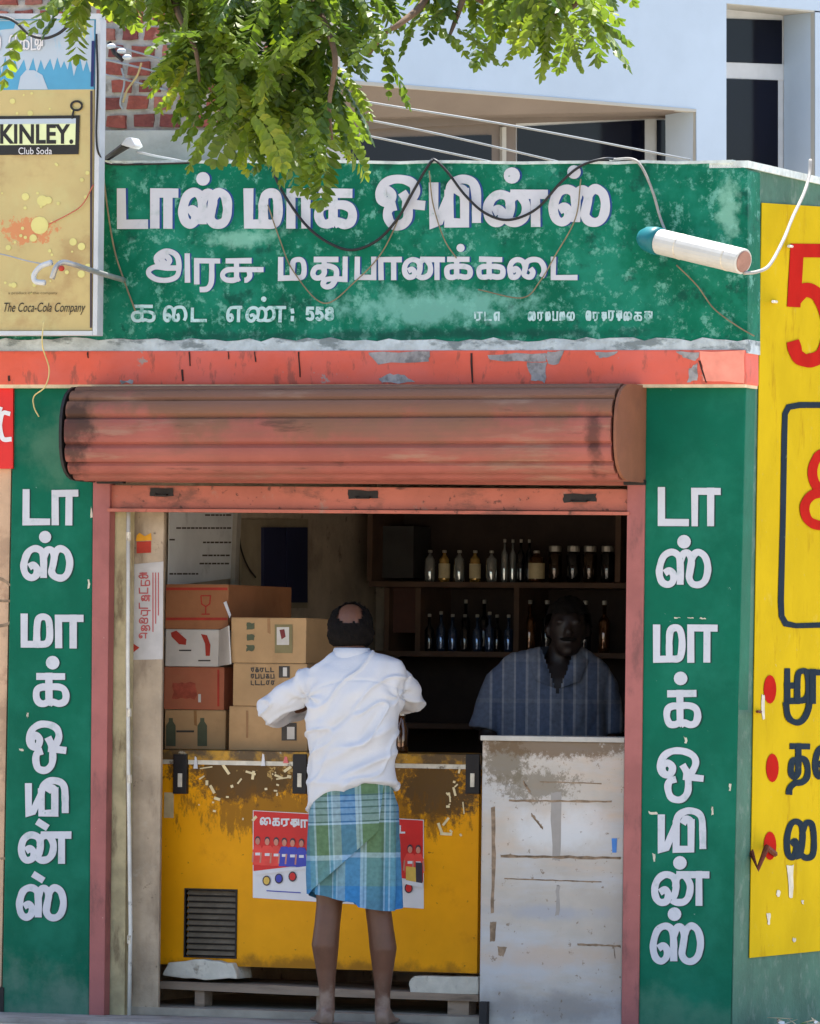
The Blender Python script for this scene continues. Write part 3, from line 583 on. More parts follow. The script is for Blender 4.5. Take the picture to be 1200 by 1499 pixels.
c4, z4 = carton('brown carton printed with a red glass symbol, topmost by the wall chart', 242, 855, 334, 911, YL, .66, m_brn, False, z3)
mark(c4, rect(243, 860, 333, 864), YL, m_rink); mark(c4, rect(243, 904, 333, 908), YL, m_rink)
b = MB(); stroke2d(b, [(294, 872), (295, 884), (301, 888), (307, 884), (308, 872), (294, 872)], 1.8, on_front(YL), .002, .0024); stroke2d(b, [(301, 888), (301, 898)], 1.8, on_front(YL), .002, .0022); stroke2d(b, [(295, 899), (307, 899)], 1.8, on_front(YL), .002, .0022); b.build('printed_mark', m_rink, c4)
d1, y1 = carton('tan carton with a printed label, lowest beside the customer', 335, 1034, 450, 1107, YR, .34, m_tan, zb=FTOP)
mark(d1, rect(412, 1058, 434, 1084), YR, m_ink); mark(d1, rect(420, 1064, 431, 1082), YR, m_wcard, lf=.003); mark(d1, rect(360, 1040, 363, 1080), YR, m_tape)
d2, y2 = carton('tan carton with block lettering in the middle of the taller front stack', 341, 971, 449, 1033, YR, .36, m_tan, False, y1)
pfr = on_front(YR)
for r in range(3):
    uu = 367
    while uu < 400:
        w = random.uniform(5, 7); b = MB(); glyph(b, random.choice(['pa', 'ra', 'tta', 'ka']), (uu, 977 + r * 9.5, uu + w, 984 + r * 9.5), 1.5, pfr, .0015); b.build('printed_mark', m_ink, d2); uu += w + 1.3
mark(d2, rect(408, 975, 424, 992), YR, m_ink); mark(d2, rect(414, 977, 420, 990), YR, m_wcard, lf=.003)
d3, y3 = carton('tan carton with a framed white picture label, topmost of the front stack', 338, 904, 448, 970, YR, .32, m_tan, True, y2)
mark(d3, rect(402, 914, 428, 956), YR, mat('olive_ink', C(128, 116, 80), .8, .1, 20, 0, 30)); mark(d3, rect(405, 918, 423, 944), YR, m_wcard, lf=.003); mark(d3, [(409, 922), (416, 921), (418, 932), (412, 936)], YR, mat('brown_ink', C(120, 50, 50), .8, .1, 20, 0, 30), lf=.004)
for v in (912, 928, 944): mark(d3, ragged(rect(361, v, 372, v + 9), 1, 3), YR, bpy.data.materials['green_ink'])
b = MB().prism(ragged([(327, 882), (331, 880), (338, 900), (336, 905)], .5, 2) and fp([(327, 882), (331, 880), (338, 900), (336, 905)], YL - .02), (0, .003, 0))
tag(b.build('paper_scrap', m_pwhite), 'white twist of paper hanging at the corner of the brown carton', 'scrap')

# small litter stuck along the freezer top
scr = [(286, 1116, 3, 9, 'pale paper sliver standing on the trim left of the middle hinge'), (385, 1112, 3, 9, 'folded white paper tent on the freezer trim'), (418, 1112, 4, 5, 'small pink wrapper on the freezer lid by the middle hinge')]
for i, (u, v, w, h, lb) in enumerate(scr):
    b = MB().prism(fp([(u - w, v + h), (u - w * .3, v - h), (u + w * .5, v - h * .8), (u + w, v + h)], YF - .014), (0, .004, 0))
    tag(b.build('paper_scrap', m_pwhite if i < 2 else mat('pink_wrapper', C(214, 110, 110), .6, .1, 20, 0, 30)), lb, 'scrap')
m_scrp = mat('pale_scrap', C(226, 206, 160), .7, .12, 30, 0, 30)
bb = MB()
for cu, cv, su, sv, n in ((300, 1140, 9, 14, 3), (322, 1160, 18, 24, 6), (372, 1140, 40, 14, 6), (398, 1150, 14, 14, 5), (660, 1150, 14, 24, 7), (668, 1200, 22, 24, 5), (655, 1212, 20, 12, 3), (420, 1130, 12, 20, 3), (345, 1195, 40, 18, 3)):
    for k in range(n):
        u, v = random.gauss(cu, su * .6), random.gauss(cv, sv * .6); a = random.uniform(0, 3.14); l, w = random.choice([1.5, 2.5, 4, 6, 9]) * random.uniform(.7, 1.2), random.uniform(.8, 2.2)
        c_, s_ = math.cos(a), math.sin(a)
        bb.prism(fp([(u + l * c_ - w * s_, v + l * s_ + w * c_), (u - l * c_ - w * s_, v - l * s_ + w * c_), (u - l * c_ + w * s_, v - l * s_ - w * c_), (u + l * c_ + w * s_, v + l * s_ - w * c_)], YF - .0015 - random.uniform(.001, .004)), (0, .001, 0))
o = bb.build('torn_paper_bits', m_scrp, fr); o['kind'] = 'stuff'

# ---------------------------------------------------------------- pale counter
YK = .10
m_cnt = mat('grubby_laminate', C(174, 166, 156), .6, .09, 4, .12, 30, [
    dict(c=C(178, 180, 184), s=3, lo=.42, hi=.65, k=.8, st=(.5, 1, 1.8)), dict(c=C(194, 168, 144), s=3, lo=.5, hi=.75, k=.7, o=4, st=(.5, 1, 1.6)),
    dict(c=C(200, 202, 204), s=4, at=tuple(F(825, 1215, YK)), rad=(.25, .3, .10), lo=.9, hi=1.7, k=.7, o=2),
    dict(c=C(150, 154, 164), s=5, at=tuple(F(800, 1335, YK)), rad=(.40, .3, .045), lo=.95, hi=1.8, k=.65, o=6),
    dict(c=C(186, 160, 136), s=5, at=tuple(F(800, 1400, YK)), rad=(.36, .3, .07), lo=.95, hi=1.8, k=.6, o=5),
    dict(c=C(134, 128, 124), s=6, at=tuple(F(810, 1475, YK)), rad=(.40, .3, .08), lo=.95, hi=1.8, k=.75, o=5),
    dict(c=C(110, 88, 62), s=34, lo=.62, hi=.69, k=.7, o=6),
    dict(c=C(92, 80, 58), s=30, at=tuple(F(740, 1110, YK)), rad=(.16, .3, .20), lo=1.3, hi=1.6, k=.75, o=3, r=.8),
    dict(c=C(96, 74, 48), s=28, at=tuple(F(810, 1090, YK)), rad=(.50, .3, .07), lo=1.15, hi=1.5, k=.85, o=8, r=.8),
    dict(c=C(106, 96, 78), s=26, at=tuple(F(790, 1150, YK)), rad=(.30, .3, .12), lo=1.45, hi=1.65, k=.7, o=11, r=.8)], spec=.35)
m_crk = mat('brown_crack', C(132, 112, 92), .9, .35, 30, .2, 40)
cn = thing('shop_counter', 'grubby off white counter with cracked laminate front at the doorway', 'counter', tuple(F(808, 1490, YK + .2)))
kx0, kx1 = F(704, 1250, YK).x, F(912, 1250, YK).x; kz = F(808, 1078, YK).z
MB().box(kx0, kx1, YK, YK + .5, -.027, kz - .02).build('body', m_cnt, cn, bevel=.006)
MB().box(kx0 - .006, kx1 + .002, YK - .008, YK + .51, kz - .02, kz).build('top_board', mat('counter_edge', C(172, 168, 160), .5, .1, 14, .1, 40), cn, bevel=.003)
for pts in ([(718, 1183), (725, 1180), (725, 1250), (722, 1335), (718, 1338), (720, 1260)], [(717, 1350), (727, 1348), (724, 1378), (716, 1378)], [(728, 1385), (741, 1386), (737, 1400), (729, 1398)]):
    pxprism(ragged(pts, .9, 4), YK - .0012, .002).build('crack', m_crk, cn)
for (ua, va, ub, vb, w) in ((733, 1253, 908, 1256, 1.9), (745, 1172, 895, 1173, 1.4), (738, 1286, 880, 1291, .8), (845, 1382, 908, 1385, 1.4), (790, 1144, 880, 1147, .8), (778, 1192, 794, 1212, 1.8), (898, 1386, 900, 1402, 1.2), (766, 1145, 776, 1160, 2)):
    pxprism(ragged([(ua, va - w), (ub, vb - w), (ub, vb + w), (ua, va + w)], w * .55, 14), YK - .0012, .002).build('crack', m_crk, cn)
mg = mat('grey_smear', C(146, 140, 134), .6, .08, 12, 0, 30)
for pts in ([(806, 1160), (822, 1158), (820, 1260), (808, 1258)], [(814, 1296), (819, 1296), (818, 1340), (813, 1340)]):
    pxprism(ragged(pts, 1.2, 5), YK - .0009, .0012).build('smear', mg, cn)
pxprism([(895, 1227), (903, 1227), (902, 1248), (896, 1248)], YK - .0016, .0016).build('sticker', mat('blue_sticker', C(60, 120, 190), .5, .1, 12, 0, 30), cn)
pxbox(701, 1466, 712, 1499, YK - .03, .03).build('foot', m_black, cn)

# ---------------------------------------------------------------- left inner wall: chart, notices, window, pipe
def LW(u, v, lf=0):                                    # point on the left inner wall
    return onplane(u, v, Vector((XIN + lf, 0, 0)), Vector((1, 0, 0)))
def lwsheet(pts, lf, th, name, m, parent=None):
    return MB().prism([LW(u, v, lf) for u, v in pts], (th, 0, 0)).build(name, m, parent)
m_chart = mat('chart_paper', C(214, 218, 222), .7, .08, 4, .1, 20, [dict(c=C(120, 122, 122), s=5, lo=.55, hi=.75, k=.5)])
ch = thing('wall_chart', 'large pale wall chart with rows of dark writing above the cartons', 'chart', tuple(LW(300, 850)))
lwsheet([(247, 745), (345, 745), (342, 846), (245, 858)], .014, .004, 'paper', m_chart, ch)
for ua, ub, v in ((300, 338, 754), (258, 338, 773), (248, 256, 790), (297, 338, 794), (296, 336, 813), (292, 335, 825), (248, 290, 840)):
    u = ua
    while u < ub:
        w = random.uniform(3, 8); lwsheet([(u, v - 1.2), (min(u + w, ub), v - 1.2), (min(u + w, ub), v + 1.2), (u, v + 1.2)], .0185, .0006, 'writing', m_ink, ch); u += w + 1.2
lwsheet([(341, 750), (347, 750), (342, 858), (337, 858)], .019, .02, 'batten', mat('batten', C(160, 156, 148), .7, .1, 12, .1, 40), ch)
win = thing('inner_window', 'dark blue shuttered window in a cream frame on the inner wall', 'window', tuple(LW(410, 880)))
lwsheet([(350, 760), (448, 760), (447, 890), (350, 890)], .004, .01, 'frame', mat('cream_frame', C(150, 138, 116), .8, .15, 6, .2, 40), win)
m_bshut = mat('dark_blue_board', C(38, 42, 74), .6, .15, 5, .1, 30)
lwsheet([(382, 772), (414, 772), (414, 875), (382, 875)], .0142, .014, 'shutter_leaf', m_bshut, win)
lwsheet([(415.5, 772), (446, 772), (446, 882), (415.5, 882)], .0142, .014, 'shutter_leaf', m_bshut, win)
b = MB(); b.tube([p for p in smooth_path([LW(349, 762, .03), LW(352, 800, .03), LW(362, 828, .03), LW(374, 845, .03)])], .004, 6); tag(b.build('hanging_wire', m_black), 'thin black wire hanging between the wall chart and inner window', 'wire')
YN = .125
nt = thing('notice', 'tall white notice with red lettering pasted on the concrete pier', 'notice', tuple(F(215, 968, YN)))
pxprism([(195, 826), (239, 822), (238, 965), (193, 966)], YN - .002, .0015).build('paper', mat('notice_paper', C(176, 172, 170), .7, .08, 12, .1, 30), nt)
dred = mat('dull_red_ink', C(166, 80, 80), .7, .1, 20, 0, 30)
for i in range(9):
    b = MB(); glyph(b, keys[i % 11], (203 + (i % 2) * 3, 838 + i * 11, 217 + (i % 2) * 3, 847 + i * 11), 1.9, on_front(YN), .003); b.build('printed_letter', dred, nt)
for k_ in range(3): pxprism(rect(223 + k_ * 4, 838, 224.5 + k_ * 4, 925 - k_ * 12), YN - .0035, .0005).build('printed_line', dred, nt)
pxprism([(195, 942), (204, 948), (195, 955)], YN - .0035, .0005).build('printed_mark', m_rink, nt)
st_ = thing('sticker', 'small red and yellow sticker high on the concrete pier', 'sticker', tuple(F(210, 810, YN)))
pxprism([(200, 793), (221, 792), (221, 809), (200, 810)], YN - .002, .001).build('label', m_rink, st_); pxprism([(200, 784), (204, 780), (212, 785), (221, 780), (222, 791), (199, 792)], YN - .002, .001).build('label_top', mat('sticker_yellow', C(214, 150, 30), .6, .1, 20, 0, 30), st_)
b = MB(); b.tube([F(188, 748, .055), F(187, 960, .05), F(188, 1130, .05), F(191, 1360, .05), F(189, 1487, .05)], .0085, 8)
pp = tag(b.build('wall_pipe', mat('white_pipe', C(206, 204, 196), .5, .1, 14, .1, 40, [dict(c=C(110, 100, 90), s=20, lo=.6, hi=.7, k=.8)]), smooth=True), 'thin white conduit pipe running down the left door jamb', 'pipe')
for v in (785, 1043, 1140, 1375):
    b = MB(); b.tube([F(188 + (v - 785) * .003, v - 6, .05), F(188 + (v - 785) * .003, v + 6, .05)], .0105, 8); b.build('pipe_clip', m_trim, pp)

# ---------------------------------------------------------------- shelves and bottles on the back wall
YSH = 2.52
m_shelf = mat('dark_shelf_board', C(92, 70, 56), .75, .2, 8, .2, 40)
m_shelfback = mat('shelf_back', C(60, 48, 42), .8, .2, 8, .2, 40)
shf = thing('shelf_unit', 'dark wooden shelf unit against the back wall holding bottles', 'shelf', tuple(F(720, 1200, YSH + .2)))
sx0, sx1 = F(540, 850, YSH).x, F(935, 850, YSH).x
zsh = [F(720, v, YSH).z for v in (722, 852, 954, 1060)]
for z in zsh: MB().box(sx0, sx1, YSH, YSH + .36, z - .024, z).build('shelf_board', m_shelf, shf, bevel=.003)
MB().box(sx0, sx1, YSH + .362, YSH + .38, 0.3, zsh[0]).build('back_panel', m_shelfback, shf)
for u, va, vb in ((542, 722, 852), (612, 852, 954), (756, 852, 954), (566, 852, 954), (905, 722, 852), (932, 722, 1060), (540, 954, 1060)):
    MB().box(F(u, va, YSH).x - .012, F(u, va, YSH).x + .012, YSH + .001, YSH + .36, F(u, vb, YSH).z, F(u, va, YSH).z - .0245).build('upright', m_shelf, shf)
pxbox(568, 860, 610, 926, YSH + .05, .02).build('panel', mat('brown_panel', C(84, 52, 42), .6, .15, 8, .1, 40), shf)
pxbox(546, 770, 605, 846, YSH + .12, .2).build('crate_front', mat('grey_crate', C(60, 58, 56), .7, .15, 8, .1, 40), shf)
def glass(name, col, rough=.12):
    m = mat(name, col, .07, .05, 8, 0, 30, spec=1.0, coat=1.0, metal=.65); return m
g_amber = glass('amber_glass', C(96, 58, 24)); g_gold = glass('gold_liquor', C(224, 184, 104)); g_dark = glass('dark_glass', C(30, 34, 40)); g_clear = glass('pale_glass', C(170, 176, 176)); g_blue = glass('blue_glass', C(60, 84, 120))
m_cap = mat('bottle_cap', C(176, 170, 160), .35, .1, 12, 0, 30, metal=.6)
m_lab = mat('bottle_label', C(206, 190, 150), .6, .1, 30, 0, 30)
def lathe(prof, n=14):
    b = MB(); b.rings([[(r * math.cos(2 * math.pi * k / n), r * math.sin(2 * math.pi * k / n), z) for k in range(n)] for r, z in prof]); return b
def bottle(u, v0, v1, wpx, zb, g, Y, label, group, neck=.3, lab=None):
    p = F(u, v1, Y); h = F(u, v0, Y).z - F(u, v1, Y).z; r = wpx / 2 / 343.0
    t = thing('bottle', label, 'bottle', (p.x, Y, zb), group)
    s = 1 - neck
    body = lathe([(r * .9, 0), (r, .01), (r, h * s * .92), (r * .8, h * s), (r * .36, h * (s + .07)), (r * .33, h * .96), (r * .33, h * .96)])
    for q in (body,):
        q.v = [x + Vector((p.x, Y, zb)) for x in q.v]
    body.build('glass', g, t, smooth=True)
    c = lathe([(r * .4, h * .93), (r * .42, h), (r * .3, h + .002)], 10); c.v = [x + Vector((p.x, Y, zb)) for x in c.v]; c.build('cap', m_cap, t)
    if lab:
        c = lathe([(r * 1.02, h * .12), (r * 1.03, h * s * .75)], 14); c.v = [x + Vector((p.x, Y, zb)) for x in c.v]; c.f = c.f[:-2]; c.build('label_band', lab, t, smooth=True)
for i, u in enumerate((629, 650, 672, 695, 719)):
    bottle(u, 806, 852, 17, zsh[1], g_gold if i % 2 else g_clear, YSH + .07, 'squat flask of golden liquor with a paper label on the upper shelf' if i % 2 else 'squat pale glass flask between the golden flasks on the upper shelf', 'squat flasks on the upper shelf', .22, m_lab if i in (1, 3) else None)
for i, u in enumerate((738, 750, 762, 774)):
    bottle(u, 789, 852, 11, zsh[1], g_clear if i < 2 else g_dark, YSH + .10 + .04 * (i % 2), 'slim pale bottle with a bright cap on the upper shelf' if i < 2 else 'slim dark bottle with a bright cap on the upper shelf', 'slim bottles on the upper shelf', .3)
bottle(785, 806, 852, 24, zsh[1], g_amber, YSH + .05, 'broad amber bottle at the end of the golden flasks', None, .18, m_lab)
for i, u in enumerate((812, 839, 863, 889)):
    p = F(u, 850, YSH + .1); t = thing('jar', 'wide black jar with a pale lid on the upper shelf' if i % 2 else 'wide brown jar with a pale lid on the upper shelf', 'jar', (p.x, YSH + .1, zsh[1]), 'lidded jars on the upper shelf')
    h = F(u, 800, YSH + .1).z - zsh[1]
    q = lathe([(.028, 0), (.031, .008), (.031, h * .78), (.024, h * .86)]); q.v = [x + Vector((p.x, YSH + .1, zsh[1])) for x in q.v]; q.build('glass', g_dark if i % 2 else glass('brown_jar_glass', C(52, 34, 20)), t, smooth=True)
    q = lathe([(.027, h * .86), (.028, h), (.025, h + .003)]); q.v = [x + Vector((p.x, YSH + .1, zsh[1])) for x in q.v]; q.build('lid', m_cap, t)
for i, u in enumerate((628, 645, 662, 680, 698, 716, 727, 744)):
    bottle(u, 900 - (4 if i == 1 or i == 5 else 0), 954, 14, zsh[2], g_blue if i % 3 else g_dark, YSH + .06 + .05 * (i == 6), 'tall blue glass bottle in the row on the lower shelf' if i % 3 else 'tall black glass bottle among the blue ones on the lower shelf', 'dark bottles on the lower shelf', .38)
for i, u in enumerate((681, 708)):
    bottle(u, 878, 954, 14, zsh[2], g_dark, YSH + .2, 'taller dark bottle with a shiny cap behind the lower row', 'tall bottles behind the lower row', .36)
for i, u in enumerate((775, 800, 828, 856, 884)):
    bottle(u, 878, 954, 18, zsh[2], g_dark if i % 2 else g_amber, YSH + .12, 'dim black bottle on the lower shelf behind the shopkeeper' if i % 2 else 'dim amber bottle on the lower shelf behind the shopkeeper', 'dim bottles behind the shopkeeper', .35)
# small tumbler near the customer's elbow on the freezer
p = F(588, 1106, .55)
t = thing('bottle', 'small amber quarter bottle on the freezer beside the customer', 'bottle', (p.x, .55, FTOP))
q = lathe([(.024, 0), (.026, .01), (.026, .10), (.012, .13), (.011, .16)]); q.v = [x + Vector((p.x, .55, FTOP)) for x in q.v]; q.build('glass', g_amber, t, smooth=True)
q = lathe([(.014, .15), (.014, .175), (.01, .177)], 10); q.v = [x + Vector((p.x, .55, FTOP)) for x in q.v]; q.build('cap', m_cap, t)

# ---------------------------------------------------------------- neighbouring shop at the left edge
nb = thing('neighbour_shop', 'beige plastered wall of the neighbouring shop beside the left green pillar', 'shop', tuple(F(-60, 1490, .02)))
m_beige = mat('beige_plaster', C(190, 158, 130), .9, .12, 5, .25, 40, [dict(c=C(140, 104, 84), s=7, lo=.56, hi=.7, k=.6), dict(c=C(110, 84, 70), s=2, lo=.56, hi=.6, k=.3, o=4)])
pxprism([(-240, 560), (18.5, 560), (0.5, 1510), (-260, 1510)], .02, .6).build('wall', m_beige, nb)
for pts in ([(-20, 838), (4, 846), (17, 856), (17, 860), (2, 850), (-20, 842)], [(-20, 877), (17, 878), (17, 882), (-20, 881)], [(-10, 915), (10, 912), (17, 905), (17, 910), (10, 917), (-10, 920)], [(0, 1255), (10, 1254), (10, 1258), (0, 1258)]):
    pxprism(ragged(pts, .6, 3), .0185, .003).build('crack', m_crk, nb)
pxbox(-12, 1445, 5, 1490, -.005, .02).build('dark_opening', m_black, nb)
rs = thing('red_sign', 'red sign board with white lettering at the edge of the neighbouring wall', 'sign', tuple(F(-60, 690, .01)))
pxprism([(-160, 568), (19, 568), (18.5, 686), (-160, 686)], -.012, .028).build('board', mat('red_board', C(208, 34, 30), .5, .06, 6, .05, 30), rs)
b = MB(); stroke2d(b, [(p.x, p.y) for p in smooth_path([(15, 606, 0), (4, 605, 0), (0, 622, 0), (4, 642, 0), (17, 643, 0)], 6)], 6.5, on_front(-.012), .002, .0022); b.build('letter', m_pwhite, rs)
b = MB(); stroke2d(b, [(-12, 640), (2, 596)], 4, on_front(-.012), .002, .0022); b.build('letter', m_pwhite, rs)

# ---------------------------------------------------------------- soft drink hoarding
YH = -.20
hd = thing('hoarding', 'gold and blue soda advertising hoarding standing left of the green sign', 'hoarding', tuple(F(60, 492, YH + .03)))
m_gold = mat('gold_print', C(182, 162, 106), .35, .08, 3, 0, 30, [dict(c=C(146, 108, 62), s=3.2, lo=.48, hi=.7, k=.6, st=(1, 1, 1.3)), dict(c=C(186, 176, 118), s=3, lo=.52, hi=.72, k=.8, o=5), dict(c=C(196, 120, 70), s=34, at=tuple(F(40, 338, YH)), rad=(.22, .3, .09), lo=1.45, hi=1.6, k=.9, o=3)], spec=.5)
m_hblue = mat('blue_print', C(70, 146, 182), .35, .1, 4, 0, 30, spec=.5)
m_hwhite = mat('white_print', C(170, 182, 194), .4, .04, 4, 0, 30, [dict(c=C(140, 180, 204), s=14, lo=.55, hi=.66, k=.7, st=(2.2, 1, .5))], spec=.5)
m_frame = mat('white_frame', C(186, 190, 194), .5, .06, 12, .1, 30); m_navy = mat('navy_edge', C(28, 36, 92), .5, .1, 12, 0, 30)
pxprism([(-160, 133), (137, 131), (135, 484), (-160, 484)], YH, .04).build('panel', m_gold, hd)
pxprism([(-160, 28), (140, 28), (137, 131), (-160, 133)], YH, .04).build('panel', m_hblue, hd)
pxprism([(-160, 20), (146, 20), (145, 28), (-160, 28)], YH - .008, .056).build('frame', m_frame, hd)
pxprism([(140.5, 28), (147, 28), (142, 491), (135.5, 491)], YH - .008, .056).build('frame', m_frame, hd)
pxprism([(-160, 484.5), (135, 484.5), (135, 491), (-160, 491)], YH - .008, .056).build('frame', m_frame, hd)
hf = on_front(YH)
def hs(pts, lf, nm, m): b = MB(); b.poly(fp(pts, YH - lf)); return b.build(nm, m, hd)
drip = [(-40, 30), (138, 30), (137, 92)]
u = 132
while u > -35:
    drip += [(u, 98 + random.uniform(0, 14)), (u - 5, 86 + random.uniform(-6, 4))]; u -= random.uniform(9, 14)
hs(drip + [(-40, 92)], .001, 'printed_splash', m_hwhite)
hs([(-40, 31), (24, 31), (20, 42), (-40, 48)], .0016, 'printed_patch', m_hblue)
hs([(26, 131), (30, 112), (38, 103), (50, 103), (62, 110), (70, 131)], .0016, 'printed_glass', m_hwhite)
hs([(134, 60), (138.5, 60), (137, 127), (132.5, 127)], .002, 'printed_edge', m_navy)
hs([(132, 133), (135.5, 133), (134.5, 480), (131.5, 480)], .002, 'printed_edge', m_pdark)
for i, (k, a, c_) in enumerate((('va', -14, 2), ('e', 12, 28), ('ka', 28, 44), ('tta', 44, 54), ('tu', 50, 64))):
    b = MB(); glyph(b, k, (a, 50, c_, 74), 4.4, hf, .002); b.build('letter_outline', mat('grey_outline', C(150, 160, 172), .5, .05, 9, 0, 30) if i == 0 else bpy.data.materials['grey_outline'], hd)
    b = MB(); glyph(b, k, (a + .6, 50.6, c_ - .6, 73.4), 2.2, hf, .006); b.build('letter', m_pwhite, hd)
# bokeh discs printed on the gold
m_bok = mat('bokeh_print', C(200, 192, 120), .4, .1, 6, 0, 30)
for i in range(46):
    u, v = random.uniform(2, 130), random.choice([random.uniform(136, 168), random.uniform(240, 300), random.uniform(290, 420), random.uniform(340, 430)])
    r = random.choice([1.5, 2, 2.5, 3, 4, 5.5]);
    if i == 0: u, v, r = 58, 330, 13
    if i == 1: u, v, r = 62, 294, 8
    b = MB(); disc2d(b, u, v, r, hf, .0016 + i * .00003, None, 12); b.build('printed_disc', m_bok, hd)
# the name plate
m_pale = mat('pale_green_print', C(214, 222, 170), .4, .05, 9, 0, 30); m_ink2 = mat('near_black_print', C(30, 26, 24), .4, .1, 9, 0, 30)
hs([(-80, 171), (117, 169), (115, 226), (-80, 228)], .004, 'name_plate_border', m_ink2); hs([(-80, 176), (111, 174), (110, 212), (-80, 213)], .0048, 'name_plate', m_pale)
hs([(-80, 175.5), (111, 173.5), (111, 181), (-80, 182.5)], .0053, 'name_plate_shine', m_hwhite)
def text(body, u0, v0, u1, v1, Y, lf, m, parent, name='lettering', bold=0, shear=0):
    c = bpy.data.curves.new('t', 'FONT'); c.body = body; c.offset = bold; c.shear = shear; c.resolution_u = 4
    o = bpy.data.objects.new('t', c); COL.objects.link(o)
    me = bpy.data.meshes.new_from_object(o.evaluated_get(bpy.context.evaluated_depsgraph_get()))
    bpy.data.objects.remove(o); bpy.data.curves.remove(c)
    xs = [v.co.x for v in me.vertices]; ys = [v.co.y for v in me.vertices]
    b = MB()
    for v in me.vertices:
        b.v.append(F(u0 + (v.co.x - min(xs)) / (max(xs) - min(xs)) * (u1 - u0), v1 - (v.co.y - min(ys)) / (max(ys) - min(ys)) * (v1 - v0), Y - lf))
    b.f = [list(p.vertices) for p in me.polygons]
    return b.build(name, m, parent)
text('KINLEY.', 0, 182, 107, 211, YH, .006, m_ink2, hd, bold=.028)
text('Club Soda', 27, 216, 76, 226, YH, .006, m_pwhite, hd)
text('The Coca-Cola Company', 6, 443, 125, 461, YH, .003, m_ink2, hd, shear=.35)
text('a product of the company', 12, 427, 84, 432, YH, .003, mat('brown_print', C(96, 84, 50), .5, .05, 9, 0, 30), hd)
b = MB(); q = [(112 + 8 * math.cos(a), 155 + 6.6 * math.sin(a)) for a in [2 * math.pi * k / 18 for k in range(19)]]; stroke2d(b, q, 3.2, hf, .0064, .0066); stroke2d(b, [(108, 161), (105, 174)], 3, hf, .0068, .0069); b.build('printed_ring', m_ink2, hd)

# ---------------------------------------------------------------- lamps
m_gpipe = mat('galvanised_pipe', C(170, 170, 168), .45, .12, 20, .1, 60, metal=.5)
la = thing('lamp_arm', 'bent pipe lamp arm reaching from the green sign across the gold hoarding', 'lamp', tuple(F(180, 408, -.04)))
b = MB(); b.tube(smooth_path([F(181, 410, -.04), F(140, 398, -.3), F(110, 388, -.46), (F(92, 384, -.5)), F(82, 392, -.52), F(76, 408, -.52)], 6), .011, 8); b.build('arm', m_gpipe, la, smooth=True)
b = MB(); b.tube(smooth_path([F(76, 384, -.5), F(60, 390, -.5), F(50, 402, -.5), F(52, 412, -.5), F(66, 414, -.5)], 6), .011, 8); b.build('hook', m_frame, la, smooth=True)
b = MB(); b.ball(F(90, 393, -.53), .012); b.build('bulb_end', m_rink, la, smooth=True)
fl = thing('flood_lamp', 'small white headed flood lamp on a dark arm above the sign corner', 'lamp', tuple(F(155, 236, .0)))
b = MB(); b.tube([F(154, 234, .02), F(186, 212, -.06)], [.012, .018], 8); b.build('arm', m_black, fl)
b = MB(); b.prism(fp([(176, 212), (184, 202), (192, 201), (198, 213), (192, 217)], -.10), (0, .08, 0)); b.build('head', m_frame, fl, bevel=.008)
tl = thing('tube_lamp', 'white cylindrical outdoor lamp with a teal green cap on the sign', 'lamp', tuple(F(950, 360, -.03)))
A, B_ = F(966, 354, -.16), F(1088, 383, -.30)
ax = (B_ - A).normalized(); n_ = 24
a1 = ax.cross(Vector((0, 0, 1))).normalized(); a2 = ax.cross(a1)
def ringat(p, r): return [p + (a1 * math.cos(2 * math.pi * k / n_) + a2 * math.sin(2 * math.pi * k / n_)) * r for k in range(n_)]
LL = (B_ - A).length
MB().rings([ringat(A, .045), ringat(A + ax * .003, .05), ringat(A + ax * (LL - .004), .05), ringat(B_, .048)]).build('shade', mat('white_lamp_shade', C(190, 188, 182), .45, .05, 14, .05, 40), tl, smooth=False)
MB().rings([ringat(B_ + ax * .001, .042), ringat(B_ + ax * .004, .04)]).build('end_cap', mat('brown_end', C(150, 110, 96), .6, .15, 20, .1, 40), tl)
teal = mat('teal_cap', C(18, 104, 112), .45, .1, 8, .1, 40, [dict(c=C(96, 90, 60), s=9, lo=.6, hi=.75, k=.6)])
MB().rings([ringat(A - ax * .10, .012), ringat(A - ax * .095, .032), ringat(A - ax * .07, .047), ringat(A - ax * .03, .054), ringat(A - ax * .001, .054)]).build('cap', teal, tl, smooth=True)
for q_ in (.25, .82):
    MB().rings([ringat(A + ax * LL * q_, .0512), ringat(A + ax * (LL * q_ + .006), .0512)]).build('band', m_trim, tl)
b = MB(); b.tube([F(952, 352, -.03), F(956, 352, -.14)], .02, 10); b.build('bracket', teal, tl)

# ---------------------------------------------------------------- cables
m_cab = mat('black_cable', C(30, 30, 32), .5, .2, 20, .1, 60); m_gcab = mat('grey_cable', C(150, 146, 140), .6, .15, 20, .1, 60); m_str = mat('brown_string', C(124, 112, 88), .8, .2, 20, .1, 60); m_wire = mat('pale_wire', C(150, 152, 154), .5, .08, 14, .1, 60)
def cable(pts, r, m, label, nm='cable', n=7):
    b = MB(); b.tube(smooth_path([F(*p) for p in pts], 8), r, n); return tag(b.build(nm, m, smooth=True), label, 'cable')
cable([(396, 230, .0), (404, 262, -.05), (422, 295, -.055), (450, 332, -.055), (482, 356, -.055), (516, 366, -.055), (552, 352, -.055), (582, 320, -.055), (606, 278, -.055), (622, 250, -.05), (633, 235, -.04), (640, 236, .02)], .0058, m_cab, 'black cable sagging in a deep loop across the left sign lettering')
cable([(628, 238, .02), (636, 234, -.045), (655, 252, -.055), (680, 285, -.055), (710, 312, -.055), (745, 322, -.055), (785, 306, -.055), (820, 268, -.055), (850, 243, -.05), (882, 233, -.04), (900, 233, .03)], .0055, m_cab, 'black cable looping over the right sign lettering to the parapet top')
